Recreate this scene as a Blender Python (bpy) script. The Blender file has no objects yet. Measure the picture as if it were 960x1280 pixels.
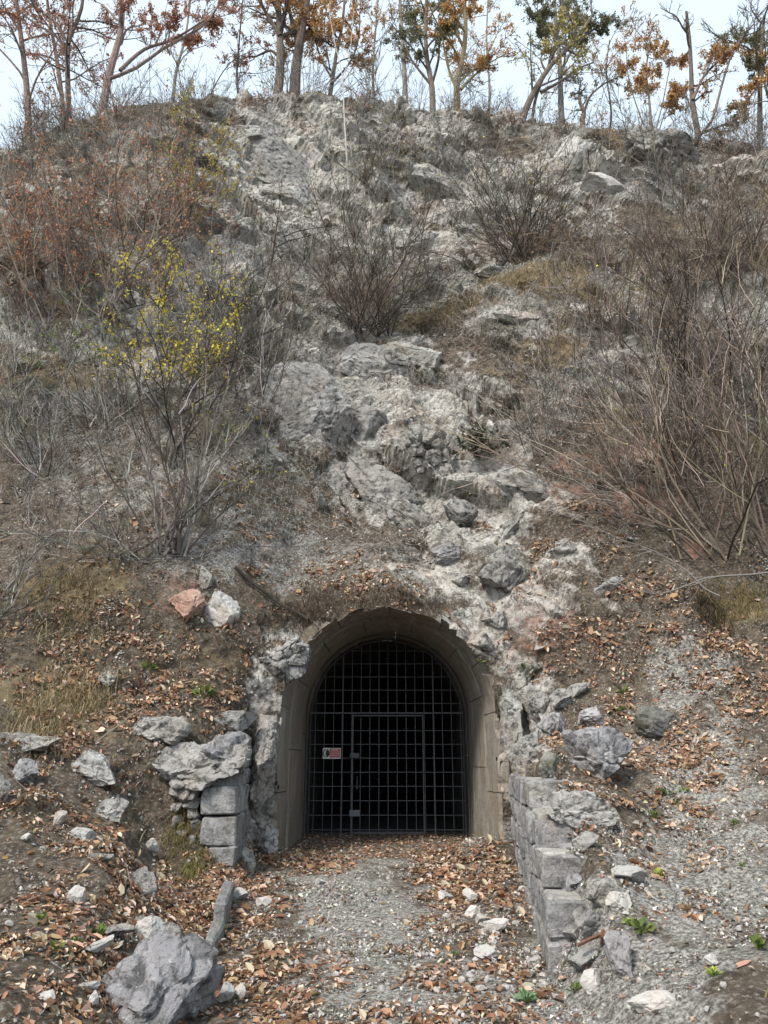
import bpy, bmesh, math, random
import numpy as np
from mathutils import Vector, Matrix

# ------------------------------------------------------------------ camera, sky, sun, exposure
SC = bpy.context.scene
COL = SC.collection
PITCH = math.radians(17.5)
CAMZ = 1.6
F = 961.0                      # focal length in photo pixels (960 x 1280)
cam = bpy.data.cameras.new("camera")
cam.sensor_fit = 'VERTICAL'
cam.sensor_height = 24.0
cam.lens = 24.0 * F / 1280.0
cam.clip_end = 2000.0
cam.clip_start = 0.05
camo = bpy.data.objects.new("camera", cam)
COL.objects.link(camo)
camo.location = (0, 0, CAMZ)
camo.rotation_euler = (math.radians(90) + PITCH, 0, 0)
SC.camera = camo

world = bpy.data.worlds.new("World")
SC.world = world
world.use_nodes = True
wn = world.node_tree
for n in list(wn.nodes):
    wn.nodes.remove(n)
SUN_EL, SUN_AZ = math.radians(47), math.radians(217)   # azimuth clockwise from +y: behind the camera, a little left
sky = wn.nodes.new('ShaderNodeTexSky')
sky.sky_type = 'NISHITA'
sky.sun_disc = False
sky.sun_elevation = SUN_EL
sky.sun_rotation = SUN_AZ
sky.air_density = 1.0
sky.dust_density = 2.5
sky.ozone_density = 1.0
wmix = wn.nodes.new('ShaderNodeMix')
wmix.data_type = 'RGBA'
wmix.inputs[0].default_value = 0.55
wmix.inputs[7].default_value = (7.0, 8.1, 8.7, 1)      # thin even cloud veil
wbg = wn.nodes.new('ShaderNodeBackground')
wbg.inputs[1].default_value = 0.068
wout = wn.nodes.new('ShaderNodeOutputWorld')
wn.links.new(sky.outputs[0], wmix.inputs[6])
wn.links.new(wmix.outputs[2], wbg.inputs[0])
wn.links.new(wbg.outputs[0], wout.inputs[0])

sun = bpy.data.lights.new("sun", 'SUN')
sun.energy = 1.5
sun.angle = math.radians(12)
sun.color = (1.0, 0.93, 0.84)
suno = bpy.data.objects.new("sun", sun)
COL.objects.link(suno)
sd = Vector((math.sin(SUN_AZ) * math.cos(SUN_EL), math.cos(SUN_AZ) * math.cos(SUN_EL), math.sin(SUN_EL)))
suno.rotation_euler = sd.to_track_quat('Z', 'Y').to_euler()
suno.location = (0, -5, 30)

SC.view_settings.view_transform = 'Standard'
SC.view_settings.look = 'None'
SC.view_settings.gamma = 1.0
SC.view_settings.use_curve_mapping = False
SC.view_settings.exposure = 1.65
SC.cycles.max_bounces = 4
SC.cycles.diffuse_bounces = 3
SC.cycles.glossy_bounces = 2
SC.cycles.transmission_bounces = 2
SC.cycles.caustics_reflective = False
SC.cycles.caustics_refractive = False

# ------------------------------------------------------------------ numeric helpers
CP, SP = math.cos(PITCH), math.sin(PITCH)


def project(P):
    """world points (N,3) -> photo pixel x, y, depth"""
    P = np.asarray(P, float)
    dz = P[..., 2] - CAMZ
    d = P[..., 1] * CP + dz * SP
    v = -P[..., 1] * SP + dz * CP
    ds = np.where(np.abs(d) < 1e-3, 1e-3, d)
    return 480 + F * P[..., 0] / ds, 640 - F * v / ds, d


def at(px, py, y):
    """world point seen at photo pixel px, py standing at distance y"""
    a = (640 - py) / F
    # direction: forward + a*up + b*right
    dy = CP - a * SP
    dz = SP + a * CP
    k = y / dy
    return np.array([(px - 480) / F * k, y, CAMZ + dz * k])


def hsh(ix, iy, iz, seed=0):
    h = (ix.astype(np.int64) * 374761393 + iy.astype(np.int64) * 668265263 + iz.astype(np.int64) * 2147483647 + seed * 974634777) & 0xFFFFFFFF
    h = ((h ^ (h >> 13)) * 1274126177) & 0xFFFFFFFF
    h = ((h ^ (h >> 16)) * 2246822519) & 0xFFFFFFFF
    h = (h ^ (h >> 15)) & 0xFFFFFFFF
    return h.astype(np.float64) / 4294967295.0


def vnoise(P, seed=0):
    """value noise -1..1"""
    I = np.floor(P)
    f = P - I
    f = f * f * f * (f * (f * 6 - 15) + 10)
    I = I.astype(np.int64)
    x, y, z = I[..., 0], I[..., 1], I[..., 2]
    fx, fy, fz = f[..., 0], f[..., 1], f[..., 2]
    r = 0
    for dx in (0, 1):
        wx = fx if dx else 1 - fx
        for dy in (0, 1):
            wy = fy if dy else 1 - fy
            for dz in (0, 1):
                wz = fz if dz else 1 - fz
                r = r + hsh(x + dx, y + dy, z + dz, seed) * wx * wy * wz
    return r * 2 - 1


def fbm(P, oct=4, seed=0, gain=0.5):
    a, s, t = 1.0, 0, 0
    for o in range(oct):
        s = s + a * vnoise(P * (2.03 ** o) + o * 17.3, seed + o)
        t += a
        a *= gain
    return s / t


def worley(P, seed=0):
    """returns F1, F2, offset vector to the nearest centre, two cell hashes"""
    I = np.floor(P).astype(np.int64)
    n = P.shape[0]
    f1 = np.full(n, 9.0)
    f2 = np.full(n, 9.0)
    off = np.zeros((n, 3))
    ids = np.zeros((n, 3), np.int64)
    for dx in (-1, 0, 1):
        for dy in (-1, 0, 1):
            for dz in (-1, 0, 1):
                c = I + np.array([dx, dy, dz])
                q = np.stack([hsh(c[:, 0], c[:, 1], c[:, 2], seed + k) for k in (1, 2, 3)], 1)
                v = c + q - P
                d = np.sqrt((v * v).sum(1))
                m = d < f1
                f2 = np.where(m, f1, np.minimum(f2, d))
                f1 = np.where(m, d, f1)
                off[m] = v[m]
                ids[m] = c[m]
    h = np.stack([hsh(ids[:, 0], ids[:, 1], ids[:, 2], seed + 10 + k) for k in range(4)], 1)
    return f1, f2, off, h


def unit(v):
    v = np.asarray(v, float)
    return v / np.maximum(np.linalg.norm(v, axis=-1, keepdims=True), 1e-9)


# ------------------------------------------------------------------ mesh helpers
def mesh_from(name, V, faces4=None, faces3=None, mats=(), col=None, smooth=False, midx4=None, midx3=None, zone=None):
    V = np.asarray(V, np.float32)
    me = bpy.data.meshes.new(name)
    n4 = 0 if faces4 is None else len(faces4)
    n3 = 0 if faces3 is None else len(faces3)
    me.vertices.add(len(V))
    me.vertices.foreach_set('co', V.ravel())
    loops = []
    starts = []
    if n4:
        loops.append(np.asarray(faces4, np.int32).ravel())
        starts.append(np.arange(n4, dtype=np.int32) * 4)
    if n3:
        loops.append(np.asarray(faces3, np.int32).ravel())
        starts.append(np.arange(n3, dtype=np.int32) * 3 + 4 * n4)
    lp = np.concatenate(loops)
    me.loops.add(len(lp))
    me.loops.foreach_set('vertex_index', lp)
    me.polygons.add(n4 + n3)
    me.polygons.foreach_set('loop_start', np.concatenate(starts))
    mi = np.zeros(n4 + n3, np.int32)
    if midx4 is not None:
        mi[:n4] = midx4
    if midx3 is not None:
        mi[n4:] = midx3
    me.polygons.foreach_set('material_index', mi)
    me.polygons.foreach_set('use_smooth', np.full(n4 + n3, bool(smooth)))
    for m in mats:
        me.materials.append(m)
    if col is not None:
        a = me.attributes.new('Col', 'FLOAT_COLOR', 'POINT')
        c = np.ones((len(V), 4), np.float32)
        c[:, :3] = col
        a.data.foreach_set('color', c.ravel())
    if zone is not None:
        a = me.attributes.new('Zone', 'FLOAT_COLOR', 'POINT')
        a.data.foreach_set('color', np.asarray(zone, np.float32).ravel())
    me.update(calc_edges=True)
    me.validate()
    return me


class MB:
    """collects quads and triangles in numpy blocks"""
    def __init__(s):
        s.V, s.Q, s.T, s.C, s.n = [], [], [], [], 0

    def add(s, V, Q=None, T=None, C=None):
        V = np.asarray(V, float).reshape(-1, 3)
        if Q is not None and len(Q):
            s.Q.append(np.asarray(Q, np.int64).reshape(-1, 4) + s.n)
        if T is not None and len(T):
            s.T.append(np.asarray(T, np.int64).reshape(-1, 3) + s.n)
        if C is None:
            C = (0.5, 0.5, 0.5)
        C = np.broadcast_to(np.asarray(C, float), V.shape)
        s.V.append(V)
        s.C.append(C)
        s.n += len(V)

    def box(s, lo, hi, C=None, rot=None, org=None):
        lo, hi = np.array(lo, float), np.array(hi, float)
        V = np.array([[(lo, hi)[i][0], (lo, hi)[j][1], (lo, hi)[k][2]] for i in (0, 1) for j in (0, 1) for k in (0, 1)])
        s.add(V, [(0, 1, 3, 2), (4, 6, 7, 5), (0, 4, 5, 1), (2, 3, 7, 6), (0, 2, 6, 4), (1, 5, 7, 3)], C=C)

    def mesh(s, name, mat, smooth=False):
        V = np.concatenate(s.V)
        return mesh_from(name, V, np.concatenate(s.Q) if s.Q else None, np.concatenate(s.T) if s.T else None, (mat,), np.concatenate(s.C), smooth)

    def build(s, name, mat, parent=None, smooth=False):
        return link(name, s.mesh(name, mat, smooth), parent)


def link(name, me, parent=None, loc=None):
    o = bpy.data.objects.new(name, me)
    COL.objects.link(o)
    if loc is not None:
        o.location = loc
    if parent is not None:
        o.parent = parent
        # meshes are in world coordinates: parents sit at their base, so undo their offset
        if loc is None:
            o.location = -Vector(parent.location)
    return o


def tag(o, label=None, cat=None, group=None, kind=None):
    if label:
        o['label'] = label
    if cat:
        o['category'] = cat
    if group:
        o['group'] = group
    if kind or cat:
        o['kind'] = kind or 'thing'
    return o


def empty(name, loc, label, cat, group=None):
    o = bpy.data.objects.new(name, None)
    COL.objects.link(o)
    o.location = [float(c) for c in loc]
    o.empty_display_size = 0.2
    return tag(o, label, cat, group)


def grow(rng, start, d, length, n, wander, bend=(0, 0, 0)):
    """batch of wandering polylines (N,n,3)"""
    start, d = np.asarray(start, float), unit(d)
    N = len(start)
    length = np.broadcast_to(np.asarray(length, float), (N,))
    out = np.zeros((N, n, 3))
    out[:, 0] = start
    bend = np.asarray(bend, float)
    for k in range(1, n):
        d = unit(d + rng.normal(0, wander, (N, 3)) + bend / n)
        out[:, k] = out[:, k - 1] + d * (length / (n - 1))[:, None]
    return out


def children(rng, P, k, t0, t1, ang, lenf, n, wander, plen, bend=(0, 0, 0), taper=0.5):
    """k side branches on every polyline of the batch; returns polylines, parent index and parameter"""
    N, m, _ = P.shape
    idx = np.repeat(np.arange(N), k)
    t = rng.uniform(t0, t1, N * k)
    q = t * (m - 1)
    i = np.minimum(q.astype(int), m - 2)
    f = (q - i)[:, None]
    s = P[idx, i] * (1 - f) + P[idx, i + 1] * f
    tan = unit(P[idx, i + 1] - P[idx, i])
    r = unit(np.cross(tan, rng.normal(0, 1, (N * k, 3))))
    a = np.radians(rng.uniform(ang[0], ang[1], N * k))[:, None]
    d = tan * np.cos(a) + r * np.sin(a)
    L = plen[idx] * lenf * (1 - taper * t) * rng.uniform(0.6, 1.25, N * k)
    return grow(rng, s, d, L, n, wander, bend), idx, t, L


def tubes(mb, P, r0, r1, sides=3, C=(0.2, 0.2, 0.2), power=1.0):
    N, n, _ = P.shape
    if N == 0:
        return
    T = np.zeros_like(P)
    T[:, 1:-1] = P[:, 2:] - P[:, :-2]
    T[:, 0] = P[:, 1] - P[:, 0]
    T[:, -1] = P[:, -1] - P[:, -2]
    T = unit(T)
    ref = np.where(np.abs(T[:, :1, 2:3]) > 0.8, np.array([1.0, 0, 0]), np.array([0.0, 0.3, 1.0]))
    A = unit(np.cross(T, np.broadcast_to(ref, T.shape)))
    B = np.cross(T, A)
    t = np.linspace(0, 1, n)[None, :] ** power
    r0 = np.broadcast_to(np.asarray(r0, float), (N,))[:, None]
    r1 = np.broadcast_to(np.asarray(r1, float), (N,))[:, None]
    R = (r0 * (1 - t) + r1 * t)[:, :, None, None]
    th = np.arange(sides) * 2 * math.pi / sides
    ring = P[:, :, None, :] + R * (A[:, :, None, :] * np.cos(th)[None, None, :, None] + B[:, :, None, :] * np.sin(th)[None, None, :, None])
    V = ring.reshape(-1, 3)
    b = (np.arange(N) * n * sides)[:, None, None]
    k = (np.arange(n - 1) * sides)[None, :, None]
    j = np.arange(sides)[None, None, :]
    j2 = (j + 1) % sides
    Q = np.stack([b + k + j, b + k + j2, b + k + sides + j2, b + k + sides + j], -1).reshape(-1, 4)
    C = np.asarray(C, float)
    if C.ndim == 2:
        C = np.repeat(C, n * sides, axis=0)
    mb.add(V, Q, C=C)


def leaves(mb, pos, axis, nrm, L, W, C, fold=0.25, shape=4):
    """folded four-corner leaves"""
    N = len(pos)
    if N == 0:
        return
    axis = unit(axis)
    side = unit(np.cross(axis, nrm))
    nrm = np.cross(side, axis)
    L = np.broadcast_to(np.asarray(L, float), (N,))[:, None]
    W = np.broadcast_to(np.asarray(W, float), (N,))[:, None]
    a = pos
    c = pos + axis * L
    m = pos + axis * L * 0.45
    b = m + side * W * 0.5 + nrm * W * fold
    d = m - side * W * 0.5 + nrm * W * fold
    if shape == 4:
        V = np.stack([a, b, c, d], 1).reshape(-1, 3)
        k = np.arange(N)[:, None] * 4
        T = np.concatenate([k + [0, 1, 2], k + [0, 2, 3]], 1).reshape(-1, 3)
        mb.add(V, None, T, np.repeat(C, 4, axis=0))
        return
    # rounder six-corner leaf with a curled tip
    m2 = pos + axis * L * .74 - nrm * L * .06
    m1 = pos + axis * L * .3
    f = np.asarray(fold)
    V = np.stack([a, m1 + side * W * .42 + nrm * W * f, m2 + side * W * .38 + nrm * W * f, c - nrm * L * f * .8, m2 - side * W * .38 + nrm * W * f, m1 - side * W * .42 + nrm * W * f], 1).reshape(-1, 3)
    k = np.arange(N)[:, None] * 6
    mb.add(V, np.concatenate([k + [0, 1, 2, 3], k + [0, 3, 4, 5]], 1).reshape(-1, 4), None, np.repeat(C, 6, axis=0))


def palette(rng, n, cols, w=None, jit=0.18):
    cols = np.asarray(cols, float)
    i = rng.choice(len(cols), n, p=None if w is None else np.asarray(w, float) / np.sum(w))
    c = cols[i] * (1 + rng.normal(0, jit, (n, 1))) * (1 + rng.normal(0, jit * 0.25, (n, 3)))
    return np.clip(c, 0.005, 0.9)


# ------------------------------------------------------------------ materials
def newmat(name):
    m = bpy.data.materials.new(name)
    m.use_nodes = True
    nt = m.node_tree
    for n in list(nt.nodes):
        nt.nodes.remove(n)
    out = nt.nodes.new('ShaderNodeOutputMaterial')
    b = nt.nodes.new('ShaderNodeBsdfPrincipled')
    nt.links.new(b.outputs[0], out.inputs[0])
    b.inputs['Roughness'].default_value = 0.9
    b.inputs['Specular IOR Level'].default_value = 0.2
    return m, nt, b, out


def N_(nt, typ, **kw):
    n = nt.nodes.new(typ)
    for k, v in kw.items():
        setattr(n, k, v)
    return n


def noise(nt, vec, scale, detail=6, rough=0.6, dist=0.0):
    n = nt.nodes.new('ShaderNodeTexNoise')
    n.inputs['Scale'].default_value = scale
    n.inputs['Detail'].default_value = detail
    n.inputs['Roughness'].default_value = rough
    n.inputs['Distortion'].default_value = dist
    nt.links.new(vec, n.inputs['Vector'])
    return n.outputs['Fac']


def ramp(nt, fac, stops):
    r = nt.nodes.new('ShaderNodeValToRGB')
    e = r.color_ramp.elements
    while len(e) < len(stops):
        e.new(0.5)
    for i, (p, c) in enumerate(stops):
        e[i].position = p
        e[i].color = (c, c, c, 1) if isinstance(c, (int, float)) else (*c, 1)
    nt.links.new(fac, r.inputs[0])
    return r.outputs[0]


def mixc(nt, fac, a, b, mode='MIX'):
    m = nt.nodes.new('ShaderNodeMix')
    m.data_type = 'RGBA'
    m.blend_type = mode
    for sock, v in ((0, fac), (6, a), (7, b)):
        if isinstance(v, (int, float)):
            m.inputs[sock].default_value = v
        elif isinstance(v, tuple):
            m.inputs[sock].default_value = (*v, 1)
        else:
            nt.links.new(v, m.inputs[sock])
    return m.outputs[2]


def mul(nt, a, b, op='MULTIPLY'):
    m = nt.nodes.new('ShaderNodeMath')
    m.operation = op
    for i, v in ((0, a), (1, b)):
        if isinstance(v, (int, float)):
            m.inputs[i].default_value = v
        else:
            nt.links.new(v, m.inputs[i])
    return m.outputs[0]


def bump(nt, b, h, strength=0.5, dist=0.02):
    n = nt.nodes.new('ShaderNodeBump')
    n.inputs['Strength'].default_value = strength
    n.inputs['Distance'].default_value = dist
    nt.links.new(h, n.inputs['Height'])
    nt.links.new(n.outputs[0], b.inputs['Normal'])


def limestone(nt, vec, base, dark, pale, warm, ds=0.5):
    """weathered limestone colour: pale crust, dark lichen, ochre stains"""
    c = mixc(nt, ramp(nt, noise(nt, vec, 1.7, 5, .6), [(.35, 0.0), (.7, 1.0)]), base, pale)
    c = mixc(nt, mul(nt, ramp(nt, noise(nt, vec, 0.9, 4, .6, .5), [(.52, 0.0), (.72, 1.0)]), .55), c, warm)
    c = mixc(nt, mul(nt, ramp(nt, noise(nt, vec, 9.0, 8, .72, .4), [(.50, 0.0), (.60, 1.0)]), ds), c, dark)
    c = mixc(nt, mul(nt, ramp(nt, noise(nt, vec, 2.6, 7, .7, .6), [(.54, 0.0), (.66, 1.0)]), ds * .6), c, dark)
    c = mixc(nt, mul(nt, ramp(nt, noise(nt, vec, 34.0, 4, .7), [(.55, 0.0), (.66, 1.0)]), .55), c, dark)
    c = mixc(nt, mul(nt, ramp(nt, noise(nt, vec, 22.0, 5, .7), [(.60, 0.0), (.68, 1.0)]), .6), c, tuple(min(.6, v * 1.5) for v in pale))
    return c


def rock_mat(name, base, dark, pale, warm, ds=.5, moss=0.0, bs=0.7):
    m, nt, b, out = newmat(name)
    tc = N_(nt, 'ShaderNodeTexCoord')
    oi = N_(nt, 'ShaderNodeObjectInfo')
    mp = N_(nt, 'ShaderNodeMapping')
    cmb = N_(nt, 'ShaderNodeCombineXYZ')
    k = mul(nt, oi.outputs['Random'], 37.0)
    for i in range(3):
        nt.links.new(k, cmb.inputs[i])
    nt.links.new(tc.outputs['Object'], mp.inputs['Vector'])
    nt.links.new(cmb.outputs[0], mp.inputs['Location'])
    vec = mp.outputs[0]
    c = limestone(nt, vec, base, dark, pale, warm, ds)
    if moss > 0:
        c = mixc(nt, mul(nt, ramp(nt, noise(nt, vec, 3.2, 5, .65), [(.48, 0.0), (.62, 1.0)]), moss), c, (.045, .05, .022))
    val = mul(nt, mul(nt, oi.outputs['Random'], .35), .82, 'ADD')
    hs = N_(nt, 'ShaderNodeHueSaturation')
    nt.links.new(c, hs.inputs['Color'])
    nt.links.new(val, hs.inputs['Value'])
    nt.links.new(hs.outputs[0], b.inputs['Base Color'])
    h = mul(nt, noise(nt, vec, 14, 8, .7), mul(nt, noise(nt, vec, 55, 4, .7), .35), 'ADD')
    bump(nt, b, h, bs, .05)
    return m


M = {}
M['rock'] = rock_mat('limestone', (.26, .25, .235), (.045, .044, .042), (.43, .42, .40), (.28, .21, .15), .85, .12, .9)
M['rock_dark'] = rock_mat('dark_limestone', (.24, .235, .245), (.045, .045, .047), (.42, .41, .415), (.25, .21, .18), .75, .2, .9)
M['rock_mossy'] = rock_mat('mossy_limestone', (.15, .148, .14), (.035, .035, .03), (.26, .255, .24), (.15, .12, .07), .55, .85)
M['rock_pale'] = rock_mat('pale_limestone', (.38, .37, .35), (.12, .115, .11), (.52, .5, .48), (.42, .32, .25), .25, 0, .5)
M['rock_red'] = rock_mat('red_limestone', (.33, .19, .145), (.09, .05, .04), (.46, .36, .31), (.32, .13, .09), .3)
M['block'] = rock_mat('dressed_stone', (.25, .248, .25), (.06, .06, .06), (.38, .378, .375), (.28, .23, .18), .6, .2, .9)
M['mortar'] = rock_mat('lime_mortar', (.30, .285, .26), (.1, .095, .085), (.42, .40, .37), (.3, .24, .18), .4)


def attr_mat(name, rough=.85, trans=0.0, nscale=0.0, spec=.15):
    m, nt, b, out = newmat(name)
    a = N_(nt, 'ShaderNodeAttribute', attribute_name='Col')
    c = a.outputs['Color']
    if nscale:
        tc = N_(nt, 'ShaderNodeTexCoord')
        f = ramp(nt, noise(nt, tc.outputs['Object'], nscale, 5, .65), [(.3, .55), (.7, 1.35)])
        c = mixc(nt, 1.0, c, f, 'MULTIPLY')
        bump(nt, b, noise(nt, tc.outputs['Object'], nscale * 2, 4, .6), .5, .01)
    nt.links.new(c, b.inputs['Base Color'])
    b.inputs['Roughness'].default_value = rough
    b.inputs['Specular IOR Level'].default_value = spec
    if trans:
        t = N_(nt, 'ShaderNodeBsdfTranslucent')
        nt.links.new(c, t.inputs['Color'])
        mx = N_(nt, 'ShaderNodeMixShader')
        mx.inputs[0].default_value = trans
        nt.links.new(b.outputs[0], mx.inputs[1])
        nt.links.new(t.outputs[0], mx.inputs[2])
        nt.links.new(mx.outputs[0], out.inputs[0])
    return m


M['leaf'] = attr_mat('leaf', .7, .3)
M['litter'] = attr_mat('dead_leaf', .8, .1)
M['twig'] = attr_mat('twig_bark', .9, 0, 0)
M['bark'] = attr_mat('tree_bark', .92, 0, 14.0)
M['chips'] = attr_mat('stone_chips', .9, 0, 30.0)
M['grass'] = attr_mat('dry_grass', .85, .2)


def plain(name, c, rough=.6, metal=0.0, var=.3, scale=20, spec=.4):
    m, nt, b, out = newmat(name)
    tc = N_(nt, 'ShaderNodeTexCoord')
    f = ramp(nt, noise(nt, tc.outputs['Object'], scale, 6, .65), [(.3, 1 - var), (.7, 1 + var)])
    nt.links.new(mixc(nt, 1.0, c, f, 'MULTIPLY'), b.inputs['Base Color'])
    b.inputs['Roughness'].default_value = rough
    b.inputs['Metallic'].default_value = metal
    b.inputs['Specular IOR Level'].default_value = spec
    bump(nt, b, noise(nt, tc.outputs['Object'], scale * 2, 5, .6), .3, .005)
    return m


M['iron'] = plain('dark_painted_iron', (.075, .075, .085), .55, .3, .35, 30)
M['plate'] = plain('galvanised_plate', (.13, .145, .17), .5, .4, .3, 40)
M['wire'] = plain('net_wire', (.16, .155, .15), .6, .4, .3, 10)
M['rust'] = plain('rusty_iron', (.13, .065, .045), .9, .1, .5, 60)
M['white'] = plain('sign_white', (.72, .72, .70), .5, 0, .06, 12)
M['red'] = plain('sign_red', (.42, .025, .04), .5, 0, .12, 12)
M['black'] = plain('sign_black', (.02, .02, .02), .5, 0, .1, 12)
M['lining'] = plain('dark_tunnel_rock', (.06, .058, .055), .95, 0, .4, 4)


def concrete():
    m, nt, b, out = newmat('cast_concrete')
    tc = N_(nt, 'ShaderNodeTexCoord')
    v = tc.outputs['Object']
    mp = N_(nt, 'ShaderNodeMapping')
    nt.links.new(v, mp.inputs['Vector'])
    mp.inputs['Scale'].default_value = (5, 5, .7)
    c = mixc(nt, ramp(nt, noise(nt, mp.outputs[0], 1.6, 6, .65), [(.35, 0.0), (.68, 1.0)]), (.19, .172, .145), (.34, .315, .27))
    c = mixc(nt, mul(nt, ramp(nt, noise(nt, v, 1.6, 5, .6), [(.5, 0.0), (.68, 1.0)]), .6), c, (.27, .20, .13))
    c = mixc(nt, mul(nt, ramp(nt, noise(nt, v, 28, 6, .75), [(.56, 0.0), (.63, 1.0)]), .7), c, (.07, .065, .055))
    c = mixc(nt, mul(nt, ramp(nt, noise(nt, v, 17, 4, .7), [(.62, 0.0), (.7, 1.0)]), .5), c, (.36, .35, .32))
    nt.links.new(c, b.inputs['Base Color'])
    h = mul(nt, noise(nt, mp.outputs[0], 5, 6, .65), noise(nt, v, 40, 5, .7), 'ADD')
    bump(nt, b, h, .7, .03)
    return m


M['concrete'] = concrete()


def terrain_mat():
    m, nt, b, out = newmat('hillside_rock_and_soil')
    tc = N_(nt, 'ShaderNodeTexCoord')
    v = tc.outputs['Object']
    za = N_(nt, 'ShaderNodeAttribute', attribute_name='Zone')
    sp = N_(nt, 'ShaderNodeSeparateColor')
    nt.links.new(za.outputs['Color'], sp.inputs[0])
    rock, red, tan, gravel = sp.outputs[0], sp.outputs[1], sp.outputs[2], za.outputs['Alpha']
    rk = limestone(nt, v, (.38, .36, .33), (.08, .074, .068), (.58, .56, .52), (.40, .30, .22), .75)
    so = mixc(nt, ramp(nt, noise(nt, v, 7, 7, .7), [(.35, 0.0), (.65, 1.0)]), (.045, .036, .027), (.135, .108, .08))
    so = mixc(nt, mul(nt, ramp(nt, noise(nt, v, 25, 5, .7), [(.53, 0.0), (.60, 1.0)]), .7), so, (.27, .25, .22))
    gr = mixc(nt, ramp(nt, noise(nt, v, 30, 6, .75), [(.42, 0.0), (.62, 1.0)]), (.10, .093, .083), (.46, .445, .41))
    tn = mixc(nt, ramp(nt, noise(nt, v, 9, 6, .7), [(.35, 0.0), (.65, 1.0)]), (.10, .078, .048), (.26, .205, .125))
    rd = mixc(nt, ramp(nt, noise(nt, v, 6, 6, .7), [(.35, 0.0), (.65, 1.0)]), (.13, .058, .036), (.31, .19, .15))
    edge = noise(nt, v, 4, 9, .8)

    def mask(x):
        s = mul(nt, x, mul(nt, mul(nt, edge, -.5, 'ADD'), 2.4), 'ADD')
        return ramp(nt, s, [(.40, 0.0), (.70, 1.0)])
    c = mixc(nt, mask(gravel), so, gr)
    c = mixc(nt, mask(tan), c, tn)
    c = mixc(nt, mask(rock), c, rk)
    c = mixc(nt, mask(red), c, rd)
    nt.links.new(c, b.inputs['Base Color'])
    mp = N_(nt, 'ShaderNodeMapping')
    nt.links.new(v, mp.inputs['Vector'])
    mp.inputs['Rotation'].default_value = (0, math.radians(-40), 0)
    mp.inputs['Scale'].default_value = (2.2, 2.2, 6.0)
    h = mul(nt, noise(nt, mp.outputs[0], 1.6, 8, .7, .4), mul(nt, noise(nt, v, 45, 5, .75), .35), 'ADD')
    bump(nt, b, h, 1.0, .07)
    return m


M['terrain'] = terrain_mat()

# ------------------------------------------------------------------ the hillside: a control net of real points, then rock relief
TX = 0.05            # tunnel axis
PXC = [-700, -250, 0, 130, 270, 370, 487, 600, 705, 830, 960, 1210, 1660]
CREST = [330, 230, 180, 152, 128, 122, 140, 148, 163, 174, 196, 250, 330]


def pathz(y):
    return np.interp(y, [-40, 4.2, 5.8, 7.3, 8.8, 10.2, 11.3, 12.8, 40], [-.6, 0, .02, .08, .17, .25, .29, .31, .33])


SIDE = [(4.2, .36), (5.8, .56), (7.3, .82), (8.4, 1.25), (9.3, 1.9), (10.0, 2.7), (10.7, 3.75), (11.8, 5.6), (13.3, 8.4), (15.3, 12.3), (17.2, 16.2), (18.8, None)]
CENT = [(4.2, 0.0), (5.8, .02), (7.3, .08), (8.8, .18), (10.2, .27), (11.3, .34), (11.16, 3.66), (12.8, 5.5), (14.3, 8.0), (16.3, 12.1), (18.4, 16.9), (20.0, None)]
net = []
for r in range(12):
    row = []
    for c in range(13):
        w = {0: 1, 1: 1, 2: 1, 3: .85, 4: .6, 5: 0, 6: 0, 7: 0, 8: .6, 9: .85, 10: 1, 11: 1, 12: 1}[c]
        if r >= 7:
            w = w if c not in (5, 7) else .12
        y = SIDE[r][0] * w + CENT[r][0] * (1 - w)
        if r == 11:
            p = at(PXC[c], CREST[c], y)
        else:
            z = SIDE[r][1] * w + CENT[r][1] * (1 - w)
            if c in (0, 1, 11, 12) and r < 9:
                z += {0: .7, 1: .25, 11: .25, 12: .7}[c] * (1 - r / 10)
            d = y * CP + (z - CAMZ) * SP
            p = np.array([(PXC[c] - 480) / F * max(d, 2.5), y, z])
        row.append(p)
    net.append(row)
net = np.array(net)
# cutting in front of the portal: edge and bank columns stand where the old walls stand
EDGE_L = [-1.12, -1.18, -1.33, -1.50, -1.63, -1.72]
EDGE_R = [1.12, 1.18, 1.32, 1.50, 1.64, 1.76]
CY = [4.2, 5.8, 7.3, 8.8, 10.2, 11.3]
BANK_L = [(-1.5, .08), (-1.62, .14), (-1.9, .26), (-2.6, .50), (-2.6, 1.5), (-2.02, 2.5)]
BANK_LY = [4.1, 5.7, 7.2, 9.45, 9.85, 10.95]
BANK_R = [(1.5, .12), (1.6, .30), (1.72, .95), (1.9, 1.45), (2.0, 1.9), (2.05, 2.5)]
for r in range(6):
    net[r, 5] = (EDGE_L[r], CY[r], pathz(CY[r]))
    net[r, 7] = (EDGE_R[r], CY[r], pathz(CY[r]))
    net[r, 6] = (TX, CY[r], pathz(CY[r]) - .02)
    net[r, 4] = (BANK_L[r][0], BANK_LY[r], BANK_L[r][1])
    net[r, 8] = (BANK_R[r][0], CY[r] - .15, BANK_R[r][1])
net[3, 3, 1:] = (9.1, 1.0); net[4, 3, 1:] = (9.7, 1.75)
for r in range(6):
    for c, prev, gap in ((3, 4, .4), (2, 3, .8), (1, 2, 1.5), (0, 1, 3)):
        net[r, c, 0] = min(net[r, c, 0], net[r, prev, 0] - gap)
    for c, prev, gap in ((9, 8, .4), (10, 9, .8), (11, 10, 1.5), (12, 11, 3)):
        net[r, c, 0] = max(net[r, c, 0], net[r, prev, 0] + gap)
net[6, 5] = (-1.55, 11.14, 2.9)
net[6, 7] = (1.71, 11.14, 2.9)
net[6, 4] = (-2.35, 10.95, 3.55)
net[6, 8] = (2.45, 10.95, 3.55)
net[7, 5, 0], net[7, 7, 0] = -1.55, 1.65
net[7, 5, 2] = net[7, 7, 2] = 5.35
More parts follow.
